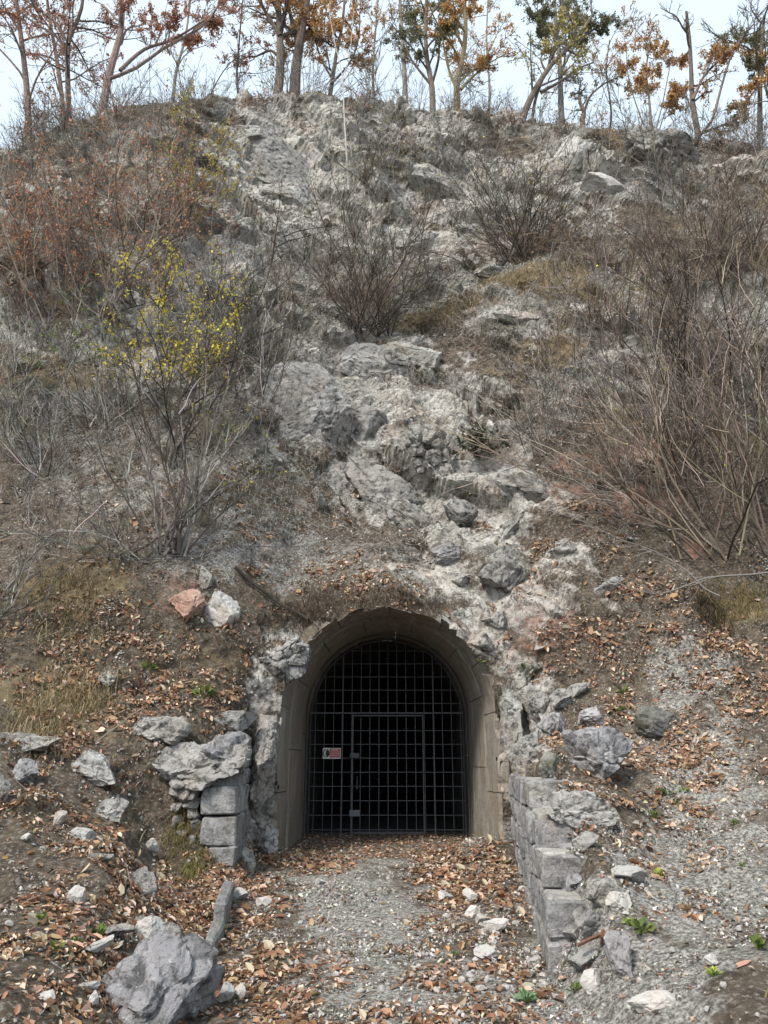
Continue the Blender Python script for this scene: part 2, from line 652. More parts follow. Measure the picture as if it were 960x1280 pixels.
# rows in front of and under the camera, and beyond the crest
def shifted(row, y, fx, dz):
    q = row.copy()
    q[:, 0] *= fx
    q[:, 1] = y
    q[:, 2] = q[:, 2] * 0.75 + dz
    return q
r_a = shifted(net[0], 1.0, .9, -.02)
r_b = shifted(net[0], -4.0, 1.1, -.1)
r_c = shifted(net[0], -60.0, 6.0, -.6)
b1 = net[11].copy(); b1[:, 1] += 2.2; b1[:, 0] *= 1.08; b1[:, 2] += .15
b2 = net[11].copy(); b2[:, 1] += 9; b2[:, 0] *= 1.3; b2[:, 2] -= 2.2
b3 = net[11].copy(); b3[:, 1] += 120; b3[:, 0] *= 6; b3[:, 2] -= 45
net = np.concatenate([[r_c, r_b, r_a], net, [b1, b2, b3]], 0)
# outermost columns run on to the sides
eL = net[:, 0].copy(); eL[:, 0] -= 60; eL[:, 2] += np.where(eL[:, 1] < 20, 2.0, -6)
eR = net[:, -1].copy(); eR[:, 0] += 60; eR[:, 2] += np.where(eR[:, 1] < 20, 2.0, -6)
net = np.concatenate([eL[:, None], net, eR[:, None]], 1)

Q = 0.81
RN = [6, 6, 30] + [int(Q * k) for k in (62, 58, 56, 52, 46, 70, 52, 62, 88, 88, 76)] + [34, 14, 6]
CN = [5, 18] + [int(Q * k) for k in (46, 62, 62, 42, 66, 66, 42, 62, 62, 46)] + [18, 5]


def densify(A, counts, k=0.55):
    out = []
    n = len(A)
    for i in range(n - 1):
        p0, p1, p2, p3 = A[max(i - 1, 0)], A[i], A[i + 1], A[min(i + 2, n - 1)]
        t = np.arange(counts[i]) / counts[i]
        t = t.reshape((-1,) + (1,) * (A.ndim - 1))
        lin = p1 * (1 - t) + p2 * t
        cr = .5 * (2 * p1 + (p2 - p0) * t + (2 * p0 - 5 * p1 + 4 * p2 - p3) * t * t + (3 * p1 - p0 - 3 * p2 + p3) * t ** 3)
        out.append(lin * (1 - k) + cr * k)
    out.append(A[-1:])
    return np.concatenate(out, 0)


G = densify(net, RN)
G = np.swapaxes(densify(np.swapaxes(G, 0, 1), CN), 0, 1)
NR, NC = G.shape[:2]


def grid_normals(G):
    du = np.zeros_like(G); dv = np.zeros_like(G)
    du[:, 1:-1] = G[:, 2:] - G[:, :-2]; du[:, 0] = G[:, 1] - G[:, 0]; du[:, -1] = G[:, -1] - G[:, -2]
    dv[1:-1] = G[2:] - G[:-2]; dv[0] = G[1] - G[0]; dv[-1] = G[-1] - G[-2]
    return unit(np.cross(du, dv))


def blobs(px, py, L, warp):
    """soft union of ellipses (cx, cy, rx, ry, strength) with a ragged outline"""
    s = np.zeros_like(px)
    for (cx, cy, rx, ry, st) in L:
        d = np.sqrt(((px - cx) / rx) ** 2 + ((py - cy) / ry) ** 2) + warp
        s = np.maximum(s, st * np.clip((1.45 - d) / .95, 0, 1))
    return s


P0 = G.reshape(-1, 3)
onpath = (np.abs(P0[:, 0] - TX) < np.interp(P0[:, 1], CY, np.abs(EDGE_L)) - .02) & (P0[:, 1] < 11.36) & (P0[:, 1] > -10) & (P0[:, 2] < .6)
P0[onpath, 2] = pathz(P0[onpath, 1]) - .01
G = P0.reshape(NR, NC, 3)
NRM0 = grid_normals(G).reshape(-1, 3)
gx, gy, gd = project(P0)
warp = fbm(P0 * .9, 5, 5, .65) * 1.15
infront = gd > 1.0
ROCK = [(335, 205, 85, 75, 1.3), (400, 160, 100, 32, 1.1), (320, 300, 80, 60, 1.1), (560, 270, 90, 95, 1.2), (480, 170, 60, 30, .8), (620, 260, 40, 60, .9), (430, 290, 60, 60, .8), (625, 335, 35, 22, 1), (648, 400, 45, 13, 1.1),
        (712, 195, 22, 38, 1.2), (745, 235, 45, 20, 1.1), (835, 195, 45, 28, 1.1), (385, 510, 55, 70, 1.35), (475, 485, 85, 75, 1.35), (520, 560, 75, 50, 1.1), (500, 625, 70, 46, 1.1),
        (590, 640, 60, 46, 1.0), (650, 640, 60, 50, .85), (640, 710, 80, 80, 1.0), (560, 600, 140, 80, 1.0), (600, 700, 90, 60, .8), (600, 780, 45, 40, .95), (360, 815, 45, 46, 1), (335, 930, 34, 110, 1), (320, 1040, 22, 60, 1), (655, 900, 50, 80, .95), (640, 960, 30, 60, 1),
        (270, 755, 30, 28, 1), (120, 430, 70, 20, .6), (250, 400, 60, 40, .5), (860, 240, 70, 30, .7), (760, 270, 60, 30, .6), (60, 560, 60, 20, .4), (560, 380, 60, 20, .6), (700, 690, 40, 16, .9), (780, 620, 50, 12, .7), (720, 760, 70, 14, .7), (320, 350, 60, 30, .5)]
RED = [(805, 578, 42, 30, .65), (720, 590, 60, 18, .55), (705, 625, 50, 26, .5), (228, 748, 30, 30, .5), (868, 690, 40, 22, .6), (470, 428, 32, 10, .8), (800, 640, 50, 20, .8), (690, 790, 50, 40, .5), (560, 440, 40, 8, .5)]
TAN = [(650, 365, 100, 32, 1), (575, 475, 80, 24, .9), (525, 395, 60, 14, 1), (110, 470, 80, 26, .8), (240, 450, 60, 30, .6), (95, 725, 80, 40, .8), (70, 880, 90, 50, .9), (345, 126, 110, 12, 1.1), (770, 190, 34, 32, 1), (520, 150, 90, 12, .9),
       (930, 760, 50, 22, 1), (900, 560, 70, 40, .6), (230, 830, 90, 40, .5), (600, 200, 60, 20, .6), (140, 180, 120, 30, .35), (90, 1040, 90, 60, .4), (840, 330, 120, 60, .7), (700, 440, 90, 30, .8)]
GRAV = [(450, 1130, 85, 70, 1.1), (480, 1230, 170, 50, .75), (890, 1060, 110, 190, 1.0), (800, 1230, 120, 80, 1.0), (870, 840, 70, 60, .7), (480, 690, 110, 50, .5), (350, 640, 100, 60, .35), (520, 590, 60, 60, .6), (250, 590, 120, 60, .4), (180, 560, 200, 80, .55), (300, 690, 150, 50, .6), (600, 1040, 60, 20, .8), (560, 1130, 70, 50, .6), (720, 1150, 60, 60, 1), (60, 950, 60, 40, .3)]
zr = blobs(gx, gy, ROCK + [(400, 480, 90, 90, 1.5), (500, 520, 110, 110, 1.4), (590, 620, 110, 90, 1.3), (560, 700, 70, 50, 1.1), (640, 730, 70, 60, 1.2), (350, 230, 100, 110, 1.4), (560, 260, 110, 100, 1.3), (450, 240, 90, 70, 1.0), (480, 165, 120, 30, 1.1), (720, 240, 70, 60, 1.1), (620, 400, 60, 24, .9)], warp * .8)
rockcore = np.clip(zr, 0, 1) * infront
zr = np.maximum(zr, np.clip(.68 + fbm(P0 * .55, 4, 9) * .9, 0, 1) * np.clip((P0[:, 2] - 5.5) / 3, 0, 1))
zd = blobs(gx, gy, RED, warp)
zt = blobs(gx, gy, TAN, warp)
zg = blobs(gx, gy, GRAV, warp)
hi_z = np.clip((P0[:, 2] - 5) / 3, 0, 1)
zg = np.maximum(zg, hi_z * np.clip(.55 + fbm(P0 * .8, 3, 63), 0, .8))
zt = np.maximum(zt, hi_z * np.clip(.25 + fbm(P0 * .7, 3, 67) * .9, 0, .8))
for z in (zr, zd, zt, zg):
    z *= infront
zt = zt * (1 - .8 * rockcore)
zr = np.clip(zr - .4 * zt, 0, 1.2)
zr[onpath] = 0
zg[onpath] = np.maximum(zg[onpath], .35)

# relief
bed = P0[:, 0] * .62 + P0[:, 2] * .80
along = P0[:, 0] * .78 - P0[:, 2] * .62
warp2 = fbm(P0 * .7, 3, 21)


def facets(S, seed, w):
    """tilted blocks with soft cracks between them"""
    f1, f2, off, h = worley(S, seed)
    e = np.clip((f2 - f1) / w, 0, 1)
    e = e * e * (3 - 2 * e)
    return ((h[:, 0] - .5) + (off * (h[:, 1:4] - .5)).sum(1) * 1.5) * e, e


vary = np.clip(.5 + fbm(P0 * .45, 3, 23) * 1.3, 0, 1)
fa, ea = facets(np.stack([along * .45 + warp2 * .5, bed * 1.25 + warp2 * .7, P0[:, 1] * .5], 1), 31, .20)
fb, eb = facets(np.stack([along * 1.1, bed * 3.3 + warp2 * 1.2, P0[:, 1] * 1.1], 1), 77, .36)
fc, ec = facets(P0 * 4.6 + warp2[:, None] * .5, 113, .5)
rel = fa * .58 - .17 * (1 - ea)
rel2 = (fb * .20 - .05 * (1 - eb)) * (.3 + .9 * vary) + (fc * .07 - .035 * (1 - ec)) * (1.3 - vary)
tb = bed / .62 + warp2 * 1.6 + .25 * fbm(P0 * 2.5, 3, 29)
ft = tb - np.floor(tb)
lw = hsh(np.floor(tb), np.floor(along / 2.3 + warp2 * 2), np.zeros_like(tb), 3)
ledge = np.where(ft < .8, ft / .8, (1 - ft) / .2) * .20 * lw * (.3 + vary)
zr = np.clip(zr - .45 * (1 - eb) * (.4 + vary) - .35 * (1 - ea), 0, 1.2)  # soil colour in the cracks, put there to darken them like crack shade
rough = fbm(P0 * 3.1, 5, 41) * .08 + fbm(P0 * 11, 3, 47) * .03
big = fbm(P0 * .33, 3, 51)
upper = np.clip((P0[:, 2] - 4.5) / 3, 0, 1)
rk = np.clip(zr * 1.3, 0, 1)
disp = rk * (rel * (.5 + .6 * upper) + rel2 + ledge) + rough * (.5 + .6 * rk) + big * (.10 + .55 * upper) * np.where(P0[:, 1] < 21, 1, .3)
lump = np.maximum(0, fbm(P0 * 1.7, 3, 61)) * .22 * (1 - rk) * np.clip(P0[:, 2] / 1.0, 0, 1)
disp = disp + lump
disp[onpath] = fbm(P0[onpath] * 2.2, 4, 71) * .035
near_mouth = np.exp(-((P0[:, 0] - TX) / 2.2) ** 2 - ((P0[:, 1] - 11.3) / .9) ** 2)
disp = disp * (1 - .2 * near_mouth * (P0[:, 2] < 6))
far = (P0[:, 1] < -1) | (P0[:, 1] > 27) | (np.abs(P0[:, 0]) > 34)
disp[far] = 0
# gravel heap against the right jamb
heap = .26 * np.exp(-((P0[:, 0] - 1.35) / .55) ** 2 - ((P0[:, 1] - 11.0) / .9) ** 2) + .14 * np.exp(-((P0[:, 0] + 1.35) / .4) ** 2 - ((P0[:, 1] - 10.9) / .8) ** 2)
P1 = P0 + NRM0 * disp[:, None]
P1[:, 2] += heap * onpath
GD = P1.reshape(NR, NC, 3)
NRM = grid_normals(GD).reshape(-1, 3)
ii, jj = np.meshgrid(np.arange(NR - 1), np.arange(NC - 1), indexing='ij')
quad = np.stack([ii * NC + jj, ii * NC + jj + 1, (ii + 1) * NC + jj + 1, (ii + 1) * NC + jj], -1).reshape(-1, 4)
qc = P1[quad].mean(1)
HALF, SPRING = 1.54, 2.17        # half width and spring line of the outer concrete ring


def arch_in(x, z, half, spring):
    dx = np.abs(x - TX)
    return np.where(z < spring, dx < half, dx * dx + (z - spring) ** 2 < half * half)


hole = arch_in(qc[:, 0], qc[:, 2], HALF + np.where(qc[:, 2] > SPRING + .3, -.05, .0) + .10 * fbm(qc * 2.6, 3, 19), SPRING) & (qc[:, 1] > 10.7) & (qc[:, 1] < 12.2) & (qc[:, 2] > pathz(11.3) + .10 + .3 * (np.abs(qc[:, 0] - TX) > 1.2))
hole |= (np.abs(qc[:, 0] - TX) < HALF + .03) & (qc[:, 1] > 11.22) & (qc[:, 1] < 12.2) & (qc[:, 2] < SPRING)
hole |= (qc[:, 1] > 11.42) & (qc[:, 1] < 13) & arch_in(qc[:, 0], qc[:, 2], HALF + .12, SPRING + .03) & (qc[:, 2] > .6)
quad = quad[~hole]
qc = qc[~hole]
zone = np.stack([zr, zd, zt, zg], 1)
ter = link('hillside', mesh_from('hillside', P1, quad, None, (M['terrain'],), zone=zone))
tag(ter, kind='structure')

# screen index of the surface, to stand things on it
tx_, ty_, td_ = project(P1)


def surf(px, py):
    e = (tx_ - px) ** 2 + (ty_ - py) ** 2 + np.where((td_ < 2) | (td_ > 60), 1e9, 0)
    k = np.argsort(e)[:12] if False else np.argpartition(e, 12)[:12]
    k = k[e[k] < e[k].min() + 30]
    k = k[np.argmin(td_[k])]
    return P1[k].copy(), NRM[k].copy(), td_[k]


def ground_z(x, y):
    e = (P1[:, 0] - x) ** 2 + (P1[:, 1] - y) ** 2
    return P1[np.argmin(e), 2]


# floor of the tunnel and its dark rock lining
rng = np.random.default_rng(3)
nx, ny = 40, 60
X, Y = np.meshgrid(np.linspace(-2.0, 2.1, nx), np.linspace(11.05, 14.6, ny))
FZ = pathz(Y) + .002 + fbm(np.stack([X, Y, X * 0], -1).reshape(-1, 3) * 3, 3, 8).reshape(Y.shape) * .03
FZ -= .035 + .06 * np.clip((11.25 - Y) / .2, 0, 1)
FZ += .24 * np.exp(-((X - 1.35) / .5) ** 2 - ((Y - 11.0) / .9) ** 2)
fv = np.stack([X, Y, FZ], -1).reshape(-1, 3)
a, b = np.meshgrid(np.arange(ny - 1), np.arange(nx - 1), indexing='ij')
fq = np.stack([a * nx + b, a * nx + b + 1, (a + 1) * nx + b + 1, (a + 1) * nx + b], -1).reshape(-1, 4)
fz = np.zeros((len(fv), 4)); fz[:, 3] = .6
FLOOR_V, FLOOR_Q = fv, fq
tag(link('tunnel_floor', mesh_from('tunnel_floor', fv, fq, None, (M['terrain'],), zone=fz)), kind='structure')


def arch_pts(half, spring, base, n_arc=24, n_leg=6):
    pts = [(TX - half, base + (spring - base) * k / n_leg) for k in range(n_leg)]
    pts += [(TX - half * math.cos(math.pi * k / n_arc), spring + half * math.sin(math.pi * k / n_arc)) for k in range(n_arc + 1)]
    pts += [(TX + half, spring - (spring - base) * k / n_leg) for k in range(1, n_leg + 1)]
    return np.array(pts)


ap = arch_pts(HALF * .885, 2.25, .1)
ys = np.linspace(14.35, 30, 40)
lv = np.array([[(p[0], y, p[1]) for p in ap] for y in ys])
lv += (fbm(lv.reshape(-1, 3) * 1.5, 4, 4) * .12).reshape(lv.shape[:2])[..., None] * np.where(ys > 14.6, 1, 0)[:, None, None]
lv[-1, :, 0] = TX; lv[-1, :, 2] = 1.3
m_ = len(ap)
a, b = np.meshgrid(np.arange(len(ys) - 1), np.arange(m_ - 1), indexing='ij')
lq = np.stack([a * m_ + b, a * m_ + b + 1, (a + 1) * m_ + b + 1, (a + 1) * m_ + b], -1).reshape(-1, 4)
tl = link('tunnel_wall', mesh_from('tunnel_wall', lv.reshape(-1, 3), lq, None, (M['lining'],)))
tag(tl, kind='structure')
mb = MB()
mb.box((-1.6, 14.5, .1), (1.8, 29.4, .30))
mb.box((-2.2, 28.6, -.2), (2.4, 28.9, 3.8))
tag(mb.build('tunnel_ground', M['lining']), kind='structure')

# ------------------------------------------------------------------ concrete portal: cast panels with open joints
def taper(V):
    """the barrel narrows inwards"""
    t = np.clip((V[..., 1] - 11.1) / 2.8, 0, 1)
    V[..., 0] = TX + (V[..., 0] - TX) * (1 - .115 * t)
    V[..., 2] = .22 + (V[..., 2] - .22) * (1 - .028 * t)
    return V


portal = empty('tunnel_portal', (TX, 11.2, .3), 'weathered concrete arch lining the mouth of the tunnel in the rock', 'tunnel portal')


def arc_panel(half, thick, spring, s0, s1, y0, y1, name, seed, rag=0.0):
    """a curved slab following the arch between arc-length parameters s0..s1 (0 left foot, 1 right foot)"""
    base = .22
    leg = spring - base
    tot = leg * 2 + math.pi * half
    nu = max(3, int((s1 - s0) * tot / .12))
    nv = max(3, int((y1 - y0) / .14))
    g = .006 / tot
    S_ = np.linspace(s0 + g, s1 - g, nu + 1) * tot

    def pt(s, h):
        k = s
        x = np.where(k < leg, TX - h, np.where(k > leg + math.pi * half, TX + h, TX - h * np.cos((k - leg) / half)))
        z = np.where(k < leg, base + k, np.where(k > leg + math.pi * half, base + tot - k, spring + h * np.sin((k - leg) / half)))
        return x, z
    V = []
    T_ = np.linspace(0, 1, nv + 1)
    for side, h in ((0, half), (1, half + thick)):
        x, z = pt(S_, h)
        for t in T_:
            yy = y0 + (y1 - y0) * t
            q = np.stack([x, np.full_like(x, yy), z], 1)
            nz = fbm(q * 2.3 + seed, 4, 12)[:, None] * .03 + fbm(q * 9 + seed, 3, 14)[:, None] * .010
            d = unit(np.stack([TX - x, 0 * x, np.minimum(0, spring - z) * 1.0], 1) + 1e-6)
            q = q + d * nz * (1 if side == 0 else .3)
            if rag and t == 0:
                q[:, 1] += fbm(np.stack([q[:, 0], q[:, 2], q[:, 1] * 0], 1) * 2.7, 4, 15) * rag
            V.append(q)
    V = np.array(V).reshape(2, nv + 1, nu + 1, 3)
    nu1 = nu + 1
    nn = (nv + 1) * nu1
    Qs = []
    for i in range(nv):
        for j in range(nu):
            k = i * nu1 + j
            Qs.append((k, k + 1, k + nu1 + 1, k + nu1))
            Qs.append((nn + k, nn + k + nu1, nn + k + nu1 + 1, nn + k + 1))
    for i in range(nv):
        for j in (0, nu):
            k = i * nu1 + j
            f = (k, k + nu1, nn + k + nu1, nn + k)
            Qs.append(f if j == 0 else f[::-1])
    for j in range(nu):
        for i in (0, nv):
            k = i * nu1 + j
            f = (k, nn + k, nn + k + 1, k + 1)
            Qs.append(f if i == 0 else f[::-1])
    V = taper(V.reshape(-1, 3))
    return link(name, mesh_from(name, V, np.array(Qs), None, (M['concrete'],), smooth=False), portal)


cuts = [0, .10, .235, .33, .41, .505, .60, .69, .775, .90, 1.0]
for k in range(len(cuts) - 1):
    arc_panel(HALF, .16, SPRING, cuts[k], cuts[k + 1], 11.36 - .06 * abs(.5 - (cuts[k] + cuts[k + 1]) / 2) * 2, 12.08, 'concrete_panel', k * 3.1, .16)
cuts = [0, .17, .29, .37, .455, .55, .645, .74, .86, 1.0]
for k in range(len(cuts) - 1):
    arc_panel(HALF - .02, .2, SPRING - .015, cuts[k], cuts[k + 1], 12.09, 13.12, 'concrete_panel', 40 + k * 3.7)
cuts = [0, .20, .33, .43, .52, .62, .72, .84, 1.0]
for k in range(len(cuts) - 1):
    arc_panel(HALF + .01, .2, SPRING, cuts[k], cuts[k + 1], 13.13, 14.4, 'concrete_panel', 90 + k * 2.9)

# ------------------------------------------------------------------ gate
GY = 13.9
gate = empty('barred_gate', (TX, GY, .32), 'dark iron grid gate with arched top closing the tunnel', 'gate')


def bar(mbx, p, q, w, d=None):
    """square bar between p and q (axis aligned in x or z)"""
    d = d or w
    lo = np.minimum(p, q).astype(float)
    hi = np.maximum(p, q).astype(float)
    lo = lo - np.array([w / 2 if lo[0] == hi[0] else 0, d / 2, w / 2 if lo[2] == hi[2] else 0])
    hi = hi + np.array([w / 2 if p[0] == q[0] else 0, d / 2, w / 2 if p[2] == q[2] else 0])
    mbx.box(lo, hi)


def part_bar(name, p, q, w, d=None, parent=None, mat='iron'):
    m = MB()
    bar(m, np.array(p, float), np.array(q, float), w, d)
    o = m.build(name, M[mat], None)
    o.parent = parent or gate
    off_ = Vector(gate.location)
    o.location = -off_ if (parent is None or parent is gate) else (0, 0, 0)
    return o


GB = .33
GH = 1.335


def arch_top(x):
    return 2.23 + math.sqrt(max(0.0, GH * GH - (x - TX) ** 2))


m = MB()
pts = arch_pts(GH, 2.23, GB, 28, 3)
fr = np.array([[(p[0], GY, p[1]) for p in pts]])
tubes(m, fr, .022, .022, 4)
m.build('arch_frame', M['iron'], gate)
m = MB()
pts = arch_pts(1.355, 2.24, GB, 28, 3)
tubes(m, np.array([[(p[0], GY - .45, p[1]) for p in pts]]), .012, .012, 4)
m.build('arch_hoop', M['iron'], gate)
DX0, DX1, DZ1 = -.545, .675, 2.265
dm = MB()
for (p, q, w) in (((DX0, GY - .03, GB - .05), (DX0, GY - .03, DZ1), .034), ((DX1, GY - .03, GB - .02), (DX1, GY - .03, DZ1), .022), ((DX0 + .026, GY - .03, DZ1 - .02), (DX1 - .021, GY - .03, DZ1 - .02), .024), ((DX0 + .026, GY - .03, GB + .02), (DX1 - .021, GY - .03, GB + .02), .035)):
    bar(dm, np.array(p), np.array(q), w)
door = dm.build('door', M['iron'], gate)
xs = np.arange(-9, 9) * .158 + TX + .02
zs = GB + .065 + np.arange(0, 15) * .2286
for x in xs:
    top = arch_top(x)
    if abs(x - TX) > GH - .03:
        continue
    inside = DX0 + .05 < x < DX1 - .04
    if inside:
        o = part_bar('vertical_bar', (x, GY + .012, GB), (x, GY + .012, DZ1 - .04), .0125, None, door)
        part_bar('vertical_bar', (x, GY, DZ1 + .03), (x, GY, top), .0125)
    else:
        part_bar('vertical_bar', (x, GY + .0, GB - .03), (x, GY + .0, top), .0125)
for z in zs:
    hw = GH if z < 2.23 else math.sqrt(max(.02, GH * GH - (z - 2.23) ** 2))
    if z > 3.5:
        continue
    if abs(z - DZ1) < .06:
        continue
    if z < DZ1 - .05:
        part_bar('horizontal_bar', (TX - hw, GY - .015, z), (DX0 - .03, GY - .015, z), .0125)
        part_bar('horizontal_bar', (DX1 + .025, GY - .015, z), (TX + hw, GY - .015, z), .0125)
        part_bar('horizontal_bar', (DX0 + .028, GY - .005, z), (DX1 - .022, GY - .005, z), .0125, None, door)
    else:
        part_bar('horizontal_bar', (TX - hw, GY - .016, z), (TX + hw, GY - .016, z), .0125)
part_bar('transom', (TX - GH, GY - .028, DZ1 + .025), (TX + GH, GY - .028, DZ1 + .025), .026, .03)
for x in (-.72, .86):
    part_bar('post', (x, GY - .04, GB - .05), (x, GY - .04, arch_top(x) - .02), .024, .03)
for z, w, h, mt in ((1.585, .14, .08, 'iron'), (.66, .16, .10, 'plate')):
    m = MB()
    m.box((DX0 - .035, GY - .085, z - h / 2), (DX0 + w - .02, GY - .057, z + h / 2))
    m.build('lock_plate', M[mt], gate)
m = MB()
ch = np.array([[(DX0 + .085 + .008 * (k % 2), GY - .07 - .006 * (k % 2), 1.24 - .02 * k) for k in range(11)]])
tubes(m, ch, .009, .011, 5)
m.build('chain', M['plate'], gate)

# warning sign on the bars
sx0, sx1, sz0, sz1, sy = -1.05, -.745, 1.53, 1.705, GY - .075
sgn = empty('warning_sign', (sx0, sy, sz0), 'small red and white warning sign fixed to the left of the barred gate', 'sign')
m = MB(); m.box((sx0, sy, sz0), (sx1, sy + .006, sz1)); m.build('plate', M['white'], sgn)
m = MB(); m.box((sx0 + .118, sy - .004, sz0 + .018), (sx1 - .010, sy - .0015, sz1 - .010)); m.build('red_panel', M['red'], sgn)
m = MB()
th = np.linspace(0, 2 * math.pi, 33)
ccx, ccz = sx0 + .060, (sz0 + sz1) / 2
tubes(m, np.array([[(ccx + .049 * math.cos(t), sy - .003, ccz + .062 * math.sin(t)) for t in th]]), .008, .008, 4)
m.build('emblem_ring', M['black'], sgn)
m = MB()
hv = [(ccx + .008 + .036 * math.cos(t), sy - .004, ccz + .048 * math.sin(t)) for t in np.linspace(-1.9, 1.9, 13)]
hv = [(ccx - .014, sy - .004, ccz)] + hv
m.add(hv, None, [(0, k, k + 1) for k in range(1, 13)])
m.build('emblem_shape', M['black'], sgn)
rr = random.Random(4)
for k, zz in enumerate((sz1 - .032, sz1 - .066, sz1 - .097, sz1 - .127)):
    m = MB()
    x = sx0 + (.150 if k == 0 else .128)
    xe = sx1 - (.026 if k < 3 else .03)
    while x < xe - .012:
        w = rr.uniform(.014, .032)
        m.box((x, sy - .0065, zz - (.008 if k == 0 else .005)), (min(x + w, xe), sy - .0045, zz + (.008 if k == 0 else .005)))
        x += w + .006
    m.build('text_line', M['white'], sgn)

#@@REST@@
# ------------------------------------------------------------------ loose rocks and boulders
_ico = {}


def ico(sub):
    if sub not in _ico:
        bm = bmesh.new()
        bmesh.ops.create_icosphere(bm, subdivisions=sub, radius=1.0)
        V = np.array([v.co[:] for v in bm.verts])
        T = np.array([[v.index for v in f.verts] for f in bm.faces])
        bm.free()
        _ico[sub] = (V, T)
    return _ico[sub]


def rock_mesh(name, seed, dims, sub=4, cuts=15, rough=.085, mat='rock', strata=0.0, tilt=0.0, yaw=0.0, flute=0.0, box=0.0):
    rg = np.random.default_rng(seed)
    V, T = ico(sub)
    V = V.copy()
    if box:
        V = np.sign(V) * np.abs(V) ** (1 - box * .55)
        V /= np.abs(V).max()
    for k in range(cuts):
        n = unit(rg.normal(0, 1, 3) * np.array([1, 1, .8]))
        d = rg.uniform(.42, .80)
        e = np.maximum(V @ n - d, 0)
        V = V - n * e[:, None]
    V = V / np.abs(V).max(0)
    dims = np.asarray(dims, float) / 2
    s = dims.min()
    U = V * dims
    nr = unit(V / dims)
    q = U / s * 1.2 + seed * 1.7
    d = fbm(q, 5, seed, .6) * rough * .75 * s
    f1, f2, of, h = worley(q * 1.3, seed + 5)
    d += (h[:, 0] - .5) * rough * 1.3 * s - rough * 1.3 * s * np.exp(-((f2 - f1) / .10) ** 2)
    if sub > 3:
        f1, f2, of, h = worley(q * 3.6, seed + 15)
        d += (h[:, 0] - .5) * rough * .45 * s - rough * .2 * s * np.exp(-((f2 - f1) / .15) ** 2)
    if strata:
        t = U[:, 2] / (s * .42) + fbm(q * .7, 3, seed + 9) * .9 + U[:, 0] / s * .25
        d += ((t - np.floor(t)) - .5) * strata * s
    if flute:
        t = np.arctan2(U[:, 1], U[:, 0]) * 5 + fbm(q, 3, seed + 3) * 2.2
        d += np.abs(np.sin(t)) * flute * s * np.clip(1 - np.abs(V[:, 2]), .2, 1)
    U = U + nr * d[:, None]
    ca, sa = math.cos(tilt), math.sin(tilt)
    U = np.stack([U[:, 0] * ca - U[:, 2] * sa, U[:, 1], U[:, 0] * sa + U[:, 2] * ca], 1)
    ca, sa = math.cos(yaw), math.sin(yaw)
    U = np.stack([U[:, 0] * ca - U[:, 1] * sa, U[:, 0] * sa + U[:, 1] * ca, U[:, 2]], 1)
    return mesh_from(name, U, None, T, (M[mat],))


def rock(name, label, px, py, w, h, mat='rock', seed=1, depth=None, sub=None, sink=.18, cat='rock', parent=None, y=None, group=None, fwd=0.0, **kw):
    """a rock whose middle shows at photo pixel px, py and which is w by h photo pixels across"""
    p, n, d = surf(px, py + h * .30)
    if y is not None:
        p = at(px, py, y)
        d = project(p)[2]
    W, H = w / F * d, h / F * d
    dp = depth or .75 * (W * H) ** .5 + .15 * W
    me = rock_mesh(name, seed, (W * 1.04, dp, H * 1.04), sub or (4 if w * h > 900 else 3), mat=mat, **kw)
    if y is None:
        c = at(px, py + h * .06, p[1] + dp * .16 - fwd)
    else:
        c = p
    o = link(name, me, None, tuple(c))
    if parent is not None:
        o.parent = parent
        o.location = Vector(tuple(c)) - Vector(parent.location)
    else:
        tag(o, label, cat, group)
    return o


# the boulder at the bottom left, with shattered slabs on its crown
rock('boulder', 'big purplish grey pitted boulder at the lower left corner', 192, 1222, 148, 150, 'rock_dark', 11, depth=.9, sub=5, rough=.09, flute=.05, cuts=8, cat='boulder', tilt=-.25, fwd=.05)
for k, (px, py, w, h, lab, ti) in enumerate([
        (150, 1160, 46, 18, 'flat pale slab lying on the left shoulder of the big boulder', .05), (122, 1180, 40, 16, 'long grey slab poking out left of the big boulder', .3),
        (186, 1160, 34, 38, 'pointed pale slab standing upright on the crown of the big boulder', 1.1), (212, 1166, 46, 30, 'broad split pale slab on the crown of the big boulder', -.5),
        (240, 1178, 26, 30, 'small grey wedge at the right shoulder of the big boulder', .8), (228, 1192, 34, 22, 'pale broken shard right of the boulder crown', -.6),
        (172, 1150, 20, 14, 'tiny pale chip behind the boulder crown', .2)]):
    rock('slab', lab, px, py, w, h, 'rock_pale' if k % 3 else 'rock', 200 + k, depth=.16, cuts=12, rough=.07, tilt=ti, fwd=.12)

